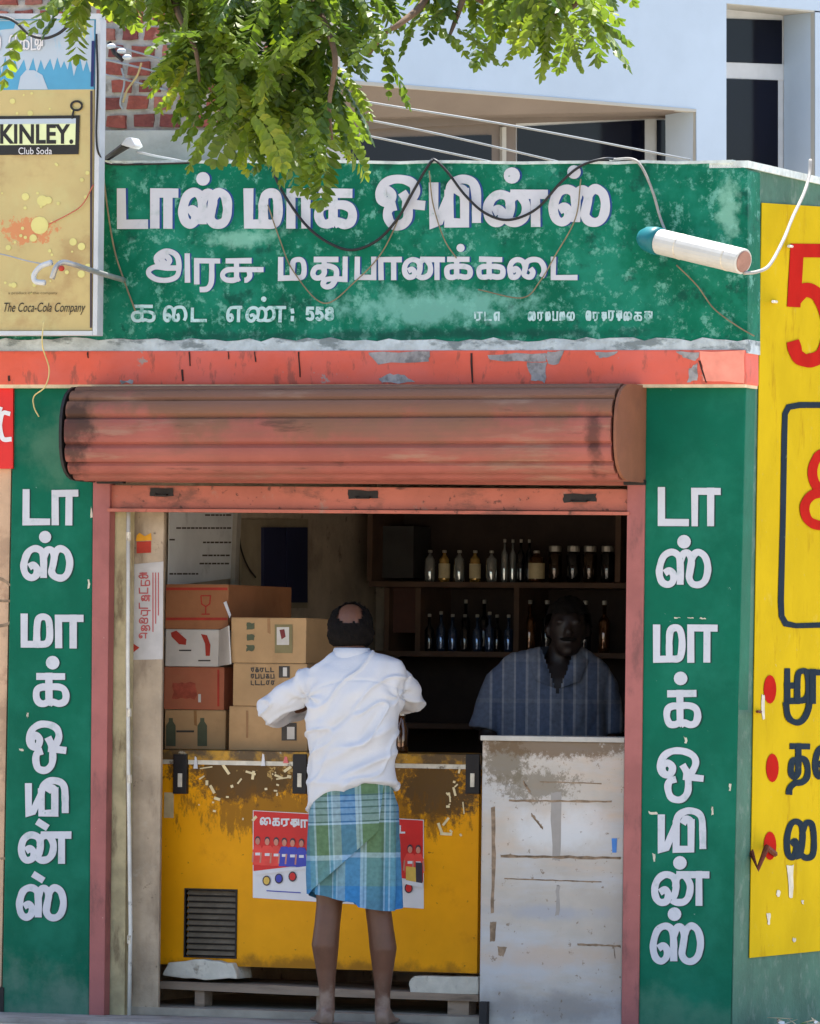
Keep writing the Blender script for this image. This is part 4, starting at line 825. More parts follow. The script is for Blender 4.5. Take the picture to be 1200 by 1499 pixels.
cable([(893, 234, .03), (925, 233, -.04), (940, 246, -.055), (955, 280, -.06), (966, 318, -.07), (976, 344, -.12)], .0055, m_gcab, 'grey cable dropping from the parapet to the teal lamp cap')
cable([(1089, 400, -.29), (1108, 398, -.22), (1126, 388, -.10), (1146, 352, .1), (1160, 318, .3), (1176, 284, .5), (1184, 258, .62), (1186, 234, .66)], .007, m_gcab, 'pale grey cable rising from the white lamp over the yellow wall')
cable([(990, 388, -.05), (1020, 418, -.045), (1045, 452, -.045), (1080, 478, -.045), (1104, 492, -.03)], .003, m_str, 'thin brown string drooping below the white lamp', 'string', 5)
cable([(150, 246, -.05), (158, 310, -.04), (168, 368, -.04), (182, 412, -.045), (198, 455, -.04)], .0035, m_str, 'thin brown wire hanging down the left end of the green sign', 'string', 5)
cable([(392, 300, -.045), (410, 352, -.045), (430, 398, -.045), (474, 444, -.045), (520, 412, -.045), (560, 368, -.045), (590, 305, -.05), (600, 285, -.05)], .003, m_str, 'thin string hanging in a loop under the left cable', 'string', 5)
cable([(628, 250, -.05), (634, 300, -.045), (650, 350, -.045), (668, 378, -.045)], .0028, m_str, 'short loose string hanging beside the sign joint', 'string', 5)
cable([(850, 262, -.05), (842, 320, -.045), (812, 375, -.045), (790, 412, -.045), (764, 436, -.045), (700, 424, -.045)], .0028, m_str, 'long thin string trailing under the last sign letters', 'string', 5)
for i, (pts, lb) in enumerate((([(140, 60, .35), (300, 103, .6), (500, 143, .9), (760, 186, 1.3), (1010, 234, 1.7)], 'topmost pale overhead wire crossing behind the green parapet'), ([(140, 84, .35), (300, 122, .6), (470, 162, .9), (640, 196, 1.2), (830, 240, 1.6)], 'middle pale overhead wire sloping behind the green parapet'), ([(140, 106, .35), (300, 146, .6), (440, 178, .8), (600, 212, 1.1), (760, 246, 1.4)], 'lowest pale overhead wire sloping behind the green parapet'))):
    cable(pts, .0048, m_wire, lb, 'overhead_wire', 6)
cable([(200, 222, -.05), (230, 229, .02), (270, 237, .1), (310, 250, .2)], .0045, m_wire, 'pale wire running from the flood lamp along the parapet', 'overhead_wire', 6)
cable([(-30, 26, -.24), (2, 25, -.24), (22, 32, -.24), (42, 50, -.24), (64, 56, -.24), (84, 50, -.24), (100, 38, -.24)], .0065, m_cab, 'black cable sagging across the top of the soda hoarding')
cable([(141, 50, -.22), (143, 120, -.22), (141, 200, -.22), (146, 228, -.20), (160, 240, -.05), (220, 240, -.045), (290, 238, -.04)], .0045, m_cab, 'black cable running down the hoarding edge to the sign top')
cable([(-20, 368, -.3), (10, 374, -.35), (40, 382, -.45), (70, 388, -.5)], .003, m_wire, 'thin white wire crossing the gold hoarding to the lamp hook', 'overhead_wire', 5)
cable([(137, 270, -.21), (120, 300, -.215), (98, 315, -.215), (72, 328, -.215)], .0026, mat('red_wire', C(180, 96, 74), .6, .1, 12, 0, 40), 'thin reddish wire curving over the gold hoarding', 'string', 5)
cable([(64, 470, -.23), (62, 505, -.23), (72, 540, -.12), (66, 566, -.10), (50, 580, -.03), (50, 596, -.02), (57, 610, -.02)], .003, mat('straw', C(206, 190, 130), .7, .1, 12, 0, 40), 'dry straw coloured twine dangling over the salmon fascia', 'string', 5)
# a little junction fitting behind the hoarding edge
jf = thing('wire_anchor', 'white porcelain wire anchor on the brick wall beside the hoarding', 'insulator', tuple(F(172, 78, .30)))
for (u, v) in ((163, 68), (178, 75), (186, 84)):
    b = MB(); b.ball(F(u, v, .30), (.02, .02, .012), 10, 7); b.build('insulator_disc', m_frame, jf, smooth=True)
b = MB(); b.tube([F(160, 62, .30), F(168, 78, .30), F(180, 88, .30)], .01, 6); b.build('stem', m_black, jf)
cable([(178, 100, .42), (182, 122, .42), (176, 150, .42), (180, 160, .42)], .0045, m_wire, 'loose pale wire loop hanging on the bricks', 'string', 5)
cable([(207, 92, .42), (200, 112, .42), (186, 132, .42), (180, 150, .42)], .0045, mat('tan_wire', C(186, 160, 110), .7, .1, 12, 0, 40), 'loose tan wire hanging on the bricks beside the pale loop', 'string', 5)

# ---------------------------------------------------------------- brick wall behind
YB = .5
bw = thing('brick_wall', 'unplastered red brick wall with thick mortar behind the hoarding', 'wall', tuple(F(200, 240, YB)))
m_brmort = mat('grey_mortar', C(176, 166, 156), .95, .15, 12, .6, 35, [dict(c=C(128, 116, 108), s=9, lo=.5, hi=.65, k=.7)])
pxprism([(-220, -120), (470, -120), (470, 191), (-220, 191)], YB + .02, .2).build('mortar_bed', m_brmort, bw)
pxprism([(-220, 191), (470, 191), (470, 250), (-220, 250)], YB - .03, .26).build('plaster_base', mat('grey_plaster', C(178, 172, 168), .9, .12, 9, .3, 40), bw)
bmats = [mat('brick_%s' % n, c, .9, .2, 30, .6, 60, [dict(c=C(190, 150, 128), s=22, lo=.6, hi=.72, k=.5)]) for n, c in (('red', C(146, 76, 64)), ('dark', C(122, 64, 58)), ('pale', C(156, 96, 82)))]
row = 0; v = 186
while v > -60:
    u = -60 + (row % 2) * 17 + random.uniform(-4, 4)
    while u < 420:
        w = random.choice([24, 27, 30]) + random.uniform(-3, 3); h = 18 + random.uniform(-1.5, 1.5)
        q = [(u + random.uniform(-1.5, 1.5), v), (u + w, v + random.uniform(-1.5, 1.5)), (u + w + random.uniform(-1.5, 1.5), v - h), (u + 1, v - h + random.uniform(-1.5, 1.5))]
        dpt = random.uniform(0, .012)
        pxprism(ragged(q, .9, 2), YB + .002 + dpt, .05).build('brick', random.choice(bmats), bw)
        u += w + random.uniform(9, 13)
    v -= 25.5; row += 1

# ---------------------------------------------------------------- white building behind
wdir = Vector((math.cos(YAW + R(36)), math.sin(YAW + R(36)), 0)); wn_ = Vector((wdir.y, -wdir.x, 0))
w0 = F(800, 200, 5.0)
def W(u, v, back=0): return onplane(u, v, w0 - wn_ * back, wn_)
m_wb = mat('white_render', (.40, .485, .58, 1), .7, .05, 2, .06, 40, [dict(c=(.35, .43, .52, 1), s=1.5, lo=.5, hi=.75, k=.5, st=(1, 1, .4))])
m_cr = mat('cream_bounce_render', C(164, 164, 158), .8, .05, 3, .1, 40); m_tau = mat('taupe_soffit', C(108, 100, 94), .8, .08, 3, .1, 40)  # cream paints bounced light on the reveals; edge and mullion share it
m_glass = mat('dark_window_glass', C(10, 12, 26), .12, .2, 2, 0, 30, spec=.22)
wb = thing('white_building', 'white rendered building with a deep sloping recess and dark windows', 'building', tuple(W(800, 1490)))
def wp(pts, back, dep, nm, m, parent=wb): return MB().prism([W(u, v, back) for u, v in pts], -wn_ * dep).build(nm, m, parent)
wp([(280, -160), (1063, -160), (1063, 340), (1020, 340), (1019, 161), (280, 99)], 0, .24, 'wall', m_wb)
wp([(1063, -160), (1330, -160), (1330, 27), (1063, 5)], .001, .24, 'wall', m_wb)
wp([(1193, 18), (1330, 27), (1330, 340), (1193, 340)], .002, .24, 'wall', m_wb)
wp([(280, 98), (1019, 160), (1019, 164), (280, 104)], -.004, .06, 'recess_edge', m_cr)
# sloping soffit and reveal of the recess
b = MB(); b.prism([W(280, 100, .002), W(1018, 161.5, .002), W(1018, 170, .32), W(280, 178, .32)], (0, 0, .01)); b.build('soffit', m_tau, wb)
b = MB(); b.prism([W(1018, 161, .002), W(1018, 340, .002), W(976, 340, .33), W(976, 168, .33)], wn_ * -.01); b.build('reveal', m_cr, wb)
w2 = thing('x', '', ''); bpy.data.objects.remove(w2)
wp([(280, 130), (1022, 130), (1022, 172), (960, 173), (700, 182), (280, 200)], .30, .1, 'beam', m_tau)
def window(frame_pts, panes, back, m=m_frame):
    w = wp(frame_pts, back, .06, 'window', m)
    for p in panes: MB().prism([W(u, v, back - .004) for u, v in p], wn_ * .003).build('pane', m_glass, w)
window([(280, 150), (755, 150), (755, 330), (280, 330)], [[(300, 208), (719, 198), (719, 320), (300, 320)]], .36, m_tau)
window([(742, 150), (1000, 150), (1000, 330), (742, 330)], [[(757, 186), (943, 176), (943, 320), (757, 320)], [(961, 176), (974, 176), (974, 320), (961, 320)]], .38)
wp([(735, 186), (741, 186), (741, 330), (735, 330)], .34, .03, 'mullion', m_cr)
# the right hand window in its reveal
b = MB(); b.prism([W(1192, 19, .004), W(1192, 340, .004), W(1150, 340, .26), W(1150, 30, .26)], wn_ * -.01); b.build('reveal', m_cr, wb)
b = MB(); b.prism([W(1064, 6, .004), W(1192, 18, .004), W(1192, 30, .3), W(1064, 16, .3)], (0, 0, .01)); b.build('soffit', m_cr, wb)
window([(1040, -20), (1152, -20), (1152, 340), (1040, 340)], [[(1050, 27), (1144, 30), (1144, 94), (1050, 91)], [(1050, 115), (1138, 118), (1138, 330), (1050, 330)]], .25)
wp([(1040, 90), (1152, 95), (1152, 118), (1040, 113)], .245, .01, 'transom', m_frame)

# ---------------------------------------------------------------- tree
m_bark = mat('bark', C(96, 78, 62), .95, .25, 12, .8, 30)
def leafmat():
    m = bpy.data.materials.new('leaf'); m.use_nodes = True; t = m.node_tree; N = t.nodes; L = t.links; P = N['Principled BSDF']
    at = N.new('ShaderNodeAttribute'); at.attribute_name = 'tint'
    cr = N.new('ShaderNodeValToRGB'); e = cr.color_ramp.elements
    e[0].position = 0; e[0].color = (.028, .065, .012, 1); e[1].position = 1; e[1].color = (.26, .28, .03, 1)
    x = e.new(.5); x.color = (.085, .135, .018, 1); x = e.new(.85); x.color = (.15, .21, .022, 1)
    L.new(at.outputs['Fac'], cr.inputs[0]); L.new(cr.outputs[0], P.inputs['Base Color'])
    P.inputs['Roughness'].default_value = .45; P.inputs['Specular IOR Level'].default_value = .4
    tr = N.new('ShaderNodeBsdfTranslucent'); br = N.new('ShaderNodeMix'); br.data_type = 'RGBA'; br.blend_type = 'MULTIPLY'; br.inputs[0].default_value = 1
    L.new(cr.outputs[0], br.inputs[6]); br.inputs[7].default_value = (1.9, 1.9, .8, 1); L.new(br.outputs[2], tr.inputs['Color'])
    mx = N.new('ShaderNodeMixShader'); mx.inputs[0].default_value = .42; L.new(P.outputs[0], mx.inputs[1]); L.new(tr.outputs[0], mx.inputs[2])
    L.new(mx.outputs[0], N['Material Output'].inputs['Surface']); return m
YT = -2.1
trp = Vector((F(-420, 700, YT).x, YT - .4, -.05))
tree = thing('street_tree', 'street tree with drooping feathery green leaves hanging over the sign', 'tree', tuple(trp))
b = MB()
fork = Vector((trp.x + .15, trp.y + .1, 4.3))
b.tube(smooth_path([trp, trp + Vector((.03, .02, 1.4)), trp + Vector((-.02, .05, 2.8)), fork], 5), [.24 - .10 * k / 15 for k in range(16)], 14)
b.build('trunk', m_bark, tree, smooth=True)
limb = smooth_path([fork, Vector(F(-150, -210, YT)), Vector(F(150, -130, YT)), Vector(F(420, -90, YT)), Vector(F(640, -70, YT)), Vector(F(860, -60, YT))], 6)
b = MB(); b.tube(limb, [.12 - .10 * k / (len(limb) - 1) for k in range(len(limb))], 10); b.build('limb', m_bark, tree, smooth=True)
twigs = [[(300, -110), (330, 0), (360, 70), (395, 140), (430, 170)], [(180, -125), (160, -50), (138, -15)], [(420, -90), (460, 0), (490, 80), (482, 150), (486, 205)], [(640, -70), (622, 0), (585, 35), (565, 48), (540, 80)],
         [(640, -70), (690, -10), (740, 20), (790, 40)], [(860, -60), (845, 0), (826, 20), (838, 55)], [(250, -115), (255, 0), (285, 70), (292, 120)], [(690, -40), (670, 20), (655, 60)], [(760, -60), (790, 0), (815, 25)], [(500, -80), (530, 0), (520, 60)]]
b = MB(); tw3 = []
for t in twigs:
    y = YT + random.uniform(-.35, .35); p = smooth_path([F(u, v, YT + (y - YT) * min(1, i / 2)) for i, (u, v) in enumerate(t)], 6); tw3.append(p)
    b = MB(); b.tube(p, [.018 - .0135 * k / (len(p) - 1) for k in range(len(p))], 6); b.build('twig', m_bark, tree, smooth=True)
LV, LF, LT = [], [], []
def leaflet(p, d, up, l, w, tint):
    s = d.cross(up).normalized(); n = s.cross(d).normalized(); i = len(LV)
    LV.extend([p, p + d * l * .35 + s * w - n * w * .25, p + d * l * .75 + s * w * .85 - n * w * .3, p + d * l, p + d * l * .75 - s * w * .85 - n * w * .3, p + d * l * .35 - s * w - n * w * .25, p + d * l * .55 + n * w * .12])
    LF.extend([[i, i + 1, i + 6], [i + 1, i + 2, i + 6], [i + 2, i + 3, i + 6], [i + 3, i + 4, i + 6], [i + 4, i + 5, i + 6], [i + 5, i, i + 6]]); LT.extend([tint] * 7)
def rnd(s): return Vector((random.gauss(0, s), random.gauss(0, s), random.gauss(0, s)))
def leaf(p, d, L, tint):
    n = random.randint(7, 10); up = (Vector((0, 0, 1)) + rnd(.45)).normalized(); q = p.copy(); d = d.normalized()
    for k in range(n):
        d = (d + Vector((0, 0, -.10))).normalized(); q = q + d * (L / n)
        s = d.cross(up).normalized(); sc = .6 + .55 * math.sin(math.pi * (k + 1) / (n + 1))
        for sg in (-1, 1):
            dd = (s * sg + d * .55 + Vector((0, 0, -.28)) + rnd(.10)).normalized()
            leaflet(q, dd, (up + rnd(.2)).normalized(), random.uniform(.046, .060) * sc * L / .24, random.uniform(.014, .0185) * sc * L / .24, max(0, min(1, tint + random.gauss(0, .10))))
    leaflet(q, d, up, .045 * L / .24, .012 * L / .24, tint)
# anchors: (u, v, spread in pixels, number of leaves, tint)
anch = [(118, -8, 10, 6, .7), (150, -40, 16, 12, .6), (195, -48, 18, 16, .55), (245, -40, 20, 18, .55), (300, -15, 22, 20, .5), (350, -5, 24, 22, .5), (405, -5, 26, 22, .45), (460, -15, 24, 18, .45), (510, -25, 18, 9, .4), (545, -50, 14, 5, .4),
        (290, 50, 16, 11, .6), (335, 70, 20, 20, .5), (385, 80, 22, 22, .45), (440, 70, 20, 19, .4), (490, 50, 12, 6, .3), (275, 92, 10, 6, .8), (310, 115, 14, 10, .65), (355, 135, 16, 13, .5), (405, 145, 16, 13, .45), (450, 140, 14, 11, .5), (485, 120, 9, 5, .3),
        (320, 165, 9, 4, .6), (365, 180, 10, 5, .5), (415, 185, 10, 5, .5), (455, 180, 9, 5, .45), (487, 205, 5, 4, .7),
        (612, -62, 10, 3, .55), (645, -58, 12, 4, .55), (690, -50, 16, 9, .5), (735, -40, 18, 11, .45), (785, -34, 17, 11, .5), (832, -48, 16, 10, .6), (820, -5, 9, 6, .5), (842, 30, 7, 5, .65), (850, -20, 9, 5, .6), (664, 0, 3, 1, .2), (704, -5, 5, 2, .3), (765, -5, 8, 3, .6),
        (480, -120, 80, 24, .5), (250, -130, 90, 30, .5), (720, -150, 40, 10, .5), (0, -170, 110, 36, .5), (420, -220, 180, 40, .5), (-250, -280, 150, 50, .5)]
for (u, v, s, n, tint) in anch:
    for k in range(n):
        uu, vv = random.gauss(u, s * .62), random.gauss(v, s * .55) - 12
        p = F(uu, vv, YT + random.gauss(0, .22))
        d = Vector((random.gauss(0, .75), random.gauss(0, .6), random.uniform(-1.0, .1)))
        leaf(p, d, random.uniform(.19, .28), max(0, min(1, random.gauss(tint, .17))))
for p in tw3:
    for k in range(5, len(p), 4):
        leaf(p[k], Vector((random.gauss(0, .8), random.gauss(0, .6), random.uniform(-.8, .1))), random.uniform(.17, .25), max(0, min(1, random.gauss(.5, .2))))
me = bpy.data.meshes.new('crown'); off = tree.location
me.from_pydata([x - off for x in LV], [], LF); me.update()
at = me.attributes.new('tint', 'FLOAT', 'POINT'); at.data.foreach_set('value', LT); me.materials.append(leafmat())
cr = bpy.data.objects.new('crown', me); COL.objects.link(cr); cr.parent = tree

# ================================================================== PEOPLE
class Local:
    """a frame that stands on the floor and looks along the view"""
    def __init__(s, u, v, Y, zf=0.0):
        p = F(u, v, Y); s.o = Vector((p.x, p.y, zf)); s.u = u; s.s = FPX / (p - CAM).dot(FWD)
        s.X = _r.copy(); s.Y = Vector((-math.sin(YAW), math.cos(YAW), 0))
        lo, hi = 1000., 1700.
        for _ in range(40):
            m = (lo + hi) / 2
            if F(u, m, Y).z > zf: lo = m
            else: hi = m
        s.v0 = lo
    def xz(s, u, v): return (u - s.u - math.tan(ROLL) * (s.v0 - v)) / s.s, (s.v0 - v) / s.s
    def P(s, u, v, y=0): x, z = s.xz(u, v); return Vector((x, y, z))
    def w(s, p): return s.o + s.X * p[0] + s.Y * p[1] + Vector((0, 0, p[2]))
def ell(cx, cy, cz, a, b_, n=28, e=.9):
    out = []
    for k in range(n):
        t = 2 * math.pi * k / n; c, s = math.cos(t), math.sin(t)
        out.append(Vector((cx + a * math.copysign(abs(c) ** e, c), cy + b_ * math.copysign(abs(s) ** e, s), cz)))
    return out
def remesh(mb, vox, smooth=4):
    me = mb.mesh('tmp'); o = bpy.data.objects.new('tmp', me); COL.objects.link(o)
    bm = bmesh.new(); bm.from_mesh(me); bmesh.ops.recalc_face_normals(bm, faces=bm.faces); bm.to_mesh(me); bm.free()
    r = o.modifiers.new('r', 'REMESH'); r.mode = 'VOXEL'; r.voxel_size = vox
    if smooth: s = o.modifiers.new('s', 'SMOOTH'); s.iterations = smooth; s.factor = .5
    ev = bpy.data.meshes.new_from_object(o.evaluated_get(bpy.context.evaluated_depsgraph_get()))
    bpy.data.objects.remove(o); bpy.data.meshes.remove(me)
    return ev
def finish(me, L, name, m, parent, uv=False):  # local figure coordinates to the scene
    if uv:
        lay = me.uv_layers.new(name='UV')
        for lp in me.loops: c = me.vertices[lp.vertex_index].co; lay.data[lp.index].uv = (c.x, c.z)
    off = parent_loc(parent)
    for v in me.vertices: v.co = L.w(v.co) - off
    for p in me.polygons: p.use_smooth = True
    me.materials.clear(); me.materials.append(m)
    o = bpy.data.objects.new(name, me); COL.objects.link(o); o.parent = parent; return o
def head_parts(mb, c, sgn, k=1.0):
    """skull, jaw, nose, ears; sgn = +1 faces away from the camera"""
    c = Vector(c)
    mb.ball(c, (.078 * k, .096 * k, .108 * k), 22, 14)
    mb.ball(c + Vector((0, sgn * .030, -.062)) * k, (.060 * k, .066 * k, .062 * k), 18, 10)
    mb.ball(c + Vector((0, sgn * .062, -.100)) * k, (.030 * k, .026 * k, .024 * k), 12, 8)
    mb.tube([c + Vector((0, sgn * .088, .012)) * k, c + Vector((0, sgn * .108, -.030)) * k], [.010 * k, .017 * k], 8)
    mb.ball(c + Vector((0, sgn * .098, -.034)) * k, (.021 * k, .014 * k, .012 * k), 10, 7)
    mb.ball(c + Vector((0, sgn * .088, -.064)) * k, (.028 * k, .016 * k, .012 * k), 10, 7)
    for s in (-1, 1):
        mb.ball(c + Vector((s * .034, sgn * .082, .022)) * k, (.022 * k, .014 * k, .010 * k), 10, 7)
        mb.ball(c + Vector((s * .084, -sgn * .004, -.012)) * k, (.012 * k, .022 * k, .033 * k), 10, 8)
def hand(mb, wrist, d, up, side):
    d = d.normalized(); s = d.cross(up).normalized() * side
    mb.tube([wrist, wrist + d * .04, wrist + d * .09], [.026, .034, .032], 10)
    for i, l in enumerate((.062, .074, .070, .054)):
        b0 = wrist + d * .085 + s * (-.027 + i * .018)
        mb.tube([b0, b0 + d * l * .5 - up * .010, b0 + d * l * .85 - up * .030], [.0095, .0088, .0075], 8)
    t0 = wrist + d * .03 - s * .028
    mb.tube([t0, t0 + d * .03 - s * .026 - up * .006, t0 + d * .06 - s * .032 - up * .018], [.012, .0105, .009], 8)

# ---- customer
LC = Local(520, 1491, -.12, -.028)
cust = thing('person', 'customer in a white shirt and folded blue green checked lungi seen from behind', 'person', tuple(LC.o))
m_body = mat('brown_skin', C(94, 62, 46), .5, .12, 9, .1, 70, [dict(c=C(140, 116, 100), s=14, at=tuple(LC.o), rad=(.5, .5, .16), lo=.95, hi=1.6, k=.8, o=3)], spec=.4)
P = LC.P
hc = P(513, 923, .03)
mb = MB(); head_parts(mb, hc, 1, .98)
mb.tube([hc + Vector((0, -.015, -.03)), P(514, 950, .0), P(515, 975, -.01)], [.058, .056, .07], 14)
mb.rings([ell(P(517, v)[0], 0, P(517, v)[2], a, b_) for v, a, b_ in ((975, .09, .06), (1000, .135, .07), (1060, .14, .085), (1120, .145, .09), (1200, .15, .10), (1230, .14, .09))])
for sh, el, wr, sd in ((P(470, 1002, .01), P(397, 1042, .12), P(468, 1030, .34), -1), (P(566, 1000, .01), P(601, 1021, .14), P(548, 1024, .38), 1)):
    mb.tube([sh, (sh + el) / 2, el, (el + wr) / 2, wr], [.038, .036, .032, .030, .024], 12)
    hand(mb, wr, (wr - el), Vector((0, 0, 1)), sd)
for k_, a_, h_, an in ((P(482, 1325), P(476, 1384, -.012), P(488, 1190), P(479, 1455)), (P(553, 1325), P(561, 1388, -.012), P(548, 1190), P(560, 1455))):
    mid = (a_ + an) / 2 + Vector((0, .006, 0))
    mb.tube([h_, (h_ + k_) / 2, k_, (k_ + a_) / 2 + Vector((0, -.004, 0)), a_, mid, an, Vector((an.x, an.y - .004, .045))], [.08, .068, .052, .0515, .0545, .041, .0305, .0315], 16)
    out = -1 if a_.x < 0 else 1
    an0 = Vector((an.x, an.y, 0))
    mb.ball(an0 + Vector((0, -.022, .034)), (.030, .034, .036), 14, 9)
    mb.tube([an0 + Vector((0, -.01, .06)), an0 + Vector((out * .006, .06, .045)), an0 + Vector((out * .016, .13, .026))], [.032, .033, .03], 12)
    for i in range(5):
        t0 = an0 + Vector((out * .016 - .036 + i * .018, .15 - abs(i - (1 if out < 0 else 3)) * .006, .015)); mb.tube([t0, t0 + Vector((out * .012, .045, -.003))], [.012, .009], 8)
    mb.prism([an0 + Vector(q) for q in ((-.025, -.045, .002), (.025, -.045, .002), (.038 + out * .014, .14, .002), (-.038 + out * .014, .14, .002))], (0, 0, .03))
finish(remesh(mb, .0065, 5), LC, 'body', m_body, cust)
# hair with a bald crown
m_hair = mat('black_hair', C(18, 15, 14), .8, .3, 40, .6, 160, spec=.08)
def hair_shell(L, c, sgn, parent, k, keep, thick=.02, nm='hair'):
    rr = []; nu, nv = 56, 36
    for i in range(nv + 1):
        t = math.pi * i / nv
        rr.append([Vector((math.sin(t) * math.cos(2 * math.pi * j / nu), math.sin(t) * math.sin(2 * math.pi * j / nu), math.cos(t))) for j in range(nu)])
    mb = MB()
    idx = {}
    for i in range(nv + 1):
        for j in range(nu):
            d = rr[i][j]; e = keep(d)
            th = thick * (.85 + .35 * mnoise.noise(d * 4) + .35 * mnoise.noise(d * 34)) * max(0, min(1, e))
            idx[i, j] = mb.vert(Vector(c) + Vector((d.x * (.079 * k + th), d.y * (.097 * k + th), d.z * (.109 * k + th))))
    for i in range(nv):
        for j in range(nu):
            q = [(i, j), (i + 1, j), (i + 1, (j + 1) % nu), (i, (j + 1) % nu)]
            if min(keep(rr[a][b_]) for a, b_ in q) > 0: mb.f.append([idx[a] for a in q])
    me = mb.mesh(nm)
    bm = bmesh.new(); bm.from_mesh(me); bmesh.ops.remove_doubles(bm, verts=bm.verts, dist=.0004); bm.to_mesh(me); bm.free()
    return finish(me, L, nm, m_hair, parent)
bald = Vector((-.06, -.60, .80)).normalized()
def keep_c(d):
    if d.y > .15 and d.z < .35 + d.y * .4: return -1
    if d.z < -.62: return -1
    e = ((d - bald).length - .60 + .16 * mnoise.noise(d * 7) + .10 * mnoise.noise(d * 24)) * 2.2
    return min(e, (d.z + .62) * 5, 1)
hair_shell(LC, hc, 1, cust, .98, keep_c, .017)
# shirt
m_shirt = mat('white_cotton', (.52, .53, .57, 1), .85, .03, 6, .12, 120, [dict(c=(.44, .45, .48, 1), s=5, lo=.55, hi=.8, k=.4)], spec=.2)
mb = MB()
def ring_uv(v, ul, ur, b_, cy=0, e=.86):
    a = P(ul, v); c = P(ur, v); return ell((a.x + c.x) / 2, cy, a.z, (c.x - a.x) / 2, b_, 36, e)
rgs = [ring_uv(v, ul, ur, b_, cy) for v, ul, ur, b_, cy in ((955, 491, 546, .066, .0), (961, 482, 566, .076, .0), (968, 471, 586, .085, -.003), (978, 458, 594, .094, -.006), (992, 448, 596, .104, -.01), (1015, 447, 590, .116, -.014), (1050, 449, 584, .122, -.012), (1090, 452, 581, .122, -.004), (1115, 455, 580, .122, .0), (1138, 452, 581, .124, .0))]
hem = [Vector((q.x, q.y, q.z)) for q in ring_uv(1150, 451, 582, .126, 0)]
for q in hem:
    t = (q.x - P(451, 1150).x) / (P(582, 1150).x - P(451, 1150).x)
    q.z = P(500, 1143 + 42 * max(0, 1 - t * 2.6) ** 1.3 + (0 if q.y < 0 else 12)).z
mb.rings(rgs + [hem])
mb.tube([P(480, 992, -.004), P(446, 1005, .012), P(416, 1024, .06), P(395, 1042, .115), P(398, 1046, .165), P(425, 1040, .25), P(462, 1032, .33)], [.050, .060, .060, .056, .054, .050, .046], 18)
mb.tube([P(560, 992, -.004), P(585, 1001, .03), P(600, 1016, .09), P(603, 1024, .14), P(592, 1024, .22), P(575, 1022, .28), P(554, 1023, .36)], [.048, .056, .054, .050, .050, .048, .044], 18)
me = remesh(mb, .0055, 8); me.update(); nrm = [v.normal.copy() for v in me.vertices]
arm_l = P(448, 1035); 
for v in me.vertices:
    x, y, z = v.co; n = nrm[v.index]
    q = Vector((x * .80 + z * .60, -x * .60 + z * .80, 0))
    d = .012 * mnoise.noise(Vector((q.y * 12 + 1.2 * mnoise.noise(Vector((x * 6, z * 6, 1))), q.x * 3.0, 2.0)))
    d += .011 * (max(0, 1 - 5 * abs(mnoise.noise(Vector((q.y * 13 + mnoise.noise(Vector((x * 5, z * 5, 4))), q.x * 4.5, y * 4 + 7)))))) ** 2
    d += .005 * mnoise.noise(Vector((x * 18, y * 18, z * 6 + 3)))
    # creases that fan out from the armpits
    for ax_, az_, am in ((P(450, 1022).x, P(450, 1022).z, .006), (P(585, 1020).x, P(585, 1020).z, .005)):
        rx, rz_ = x - ax_, z - az_; rd = math.hypot(rx, rz_); an = math.atan2(rz_, rx)
        d += am * math.exp(-(rd / .085) ** 2) * math.sin(an * 6 + rd * 34 + 1)
    zy = P(515, 996).z + .035 * (x / .17) ** 2 * -1
    if y < 0: d -= .0035 * math.exp(-((z - zy) / .004) ** 2)
    for (ua, va, ub, vb, w_, am) in ((470, 1120, 575, 1062, .016, .014), (500, 1136, 580, 1100, .013, .012), (462, 1085, 520, 1040, .012, -.010), (520, 1095, 560, 1035, .014, -.010), (455, 1160, 470, 1060, .012, .010)):
        a_, c2 = P(ua, va), P(ub, vb); L2 = (c2.x - a_.x) ** 2 + (c2.z - a_.z) ** 2
        t_ = max(0, min(1, ((x - a_.x) * (c2.x - a_.x) + (z - a_.z) * (c2.z - a_.z)) / L2)); dd = math.hypot(x - a_.x - t_ * (c2.x - a_.x), z - a_.z - t_ * (c2.z - a_.z))
        if y < .02: d += am * math.exp(-(dd / w_) ** 2) * math.sin(math.pi * (.15 + .7 * t_))
    d += .006 * math.exp(-((z - P(500, 1146).z) / .012) ** 2)
    v.co = v.co + n * d
shirt = finish(me, LC, 'shirt', m_shirt, cust)
mb = MB(); nk = P(515, 955, .002)
mb.rings([ell(nk.x, .0, nk.z - .03, .090, .080), ell(nk.x, -.004, nk.z - .008, .079, .074), ell(nk.x, .0, nk.z + .016, .071, .070), ell(nk.x, .0, nk.z + .018, .064, .064), ell(nk.x, .0, nk.z - .01, .062, .062)], cap=False)
finish(mb.mesh('collar'), LC, 'collar', m_shirt, shirt)
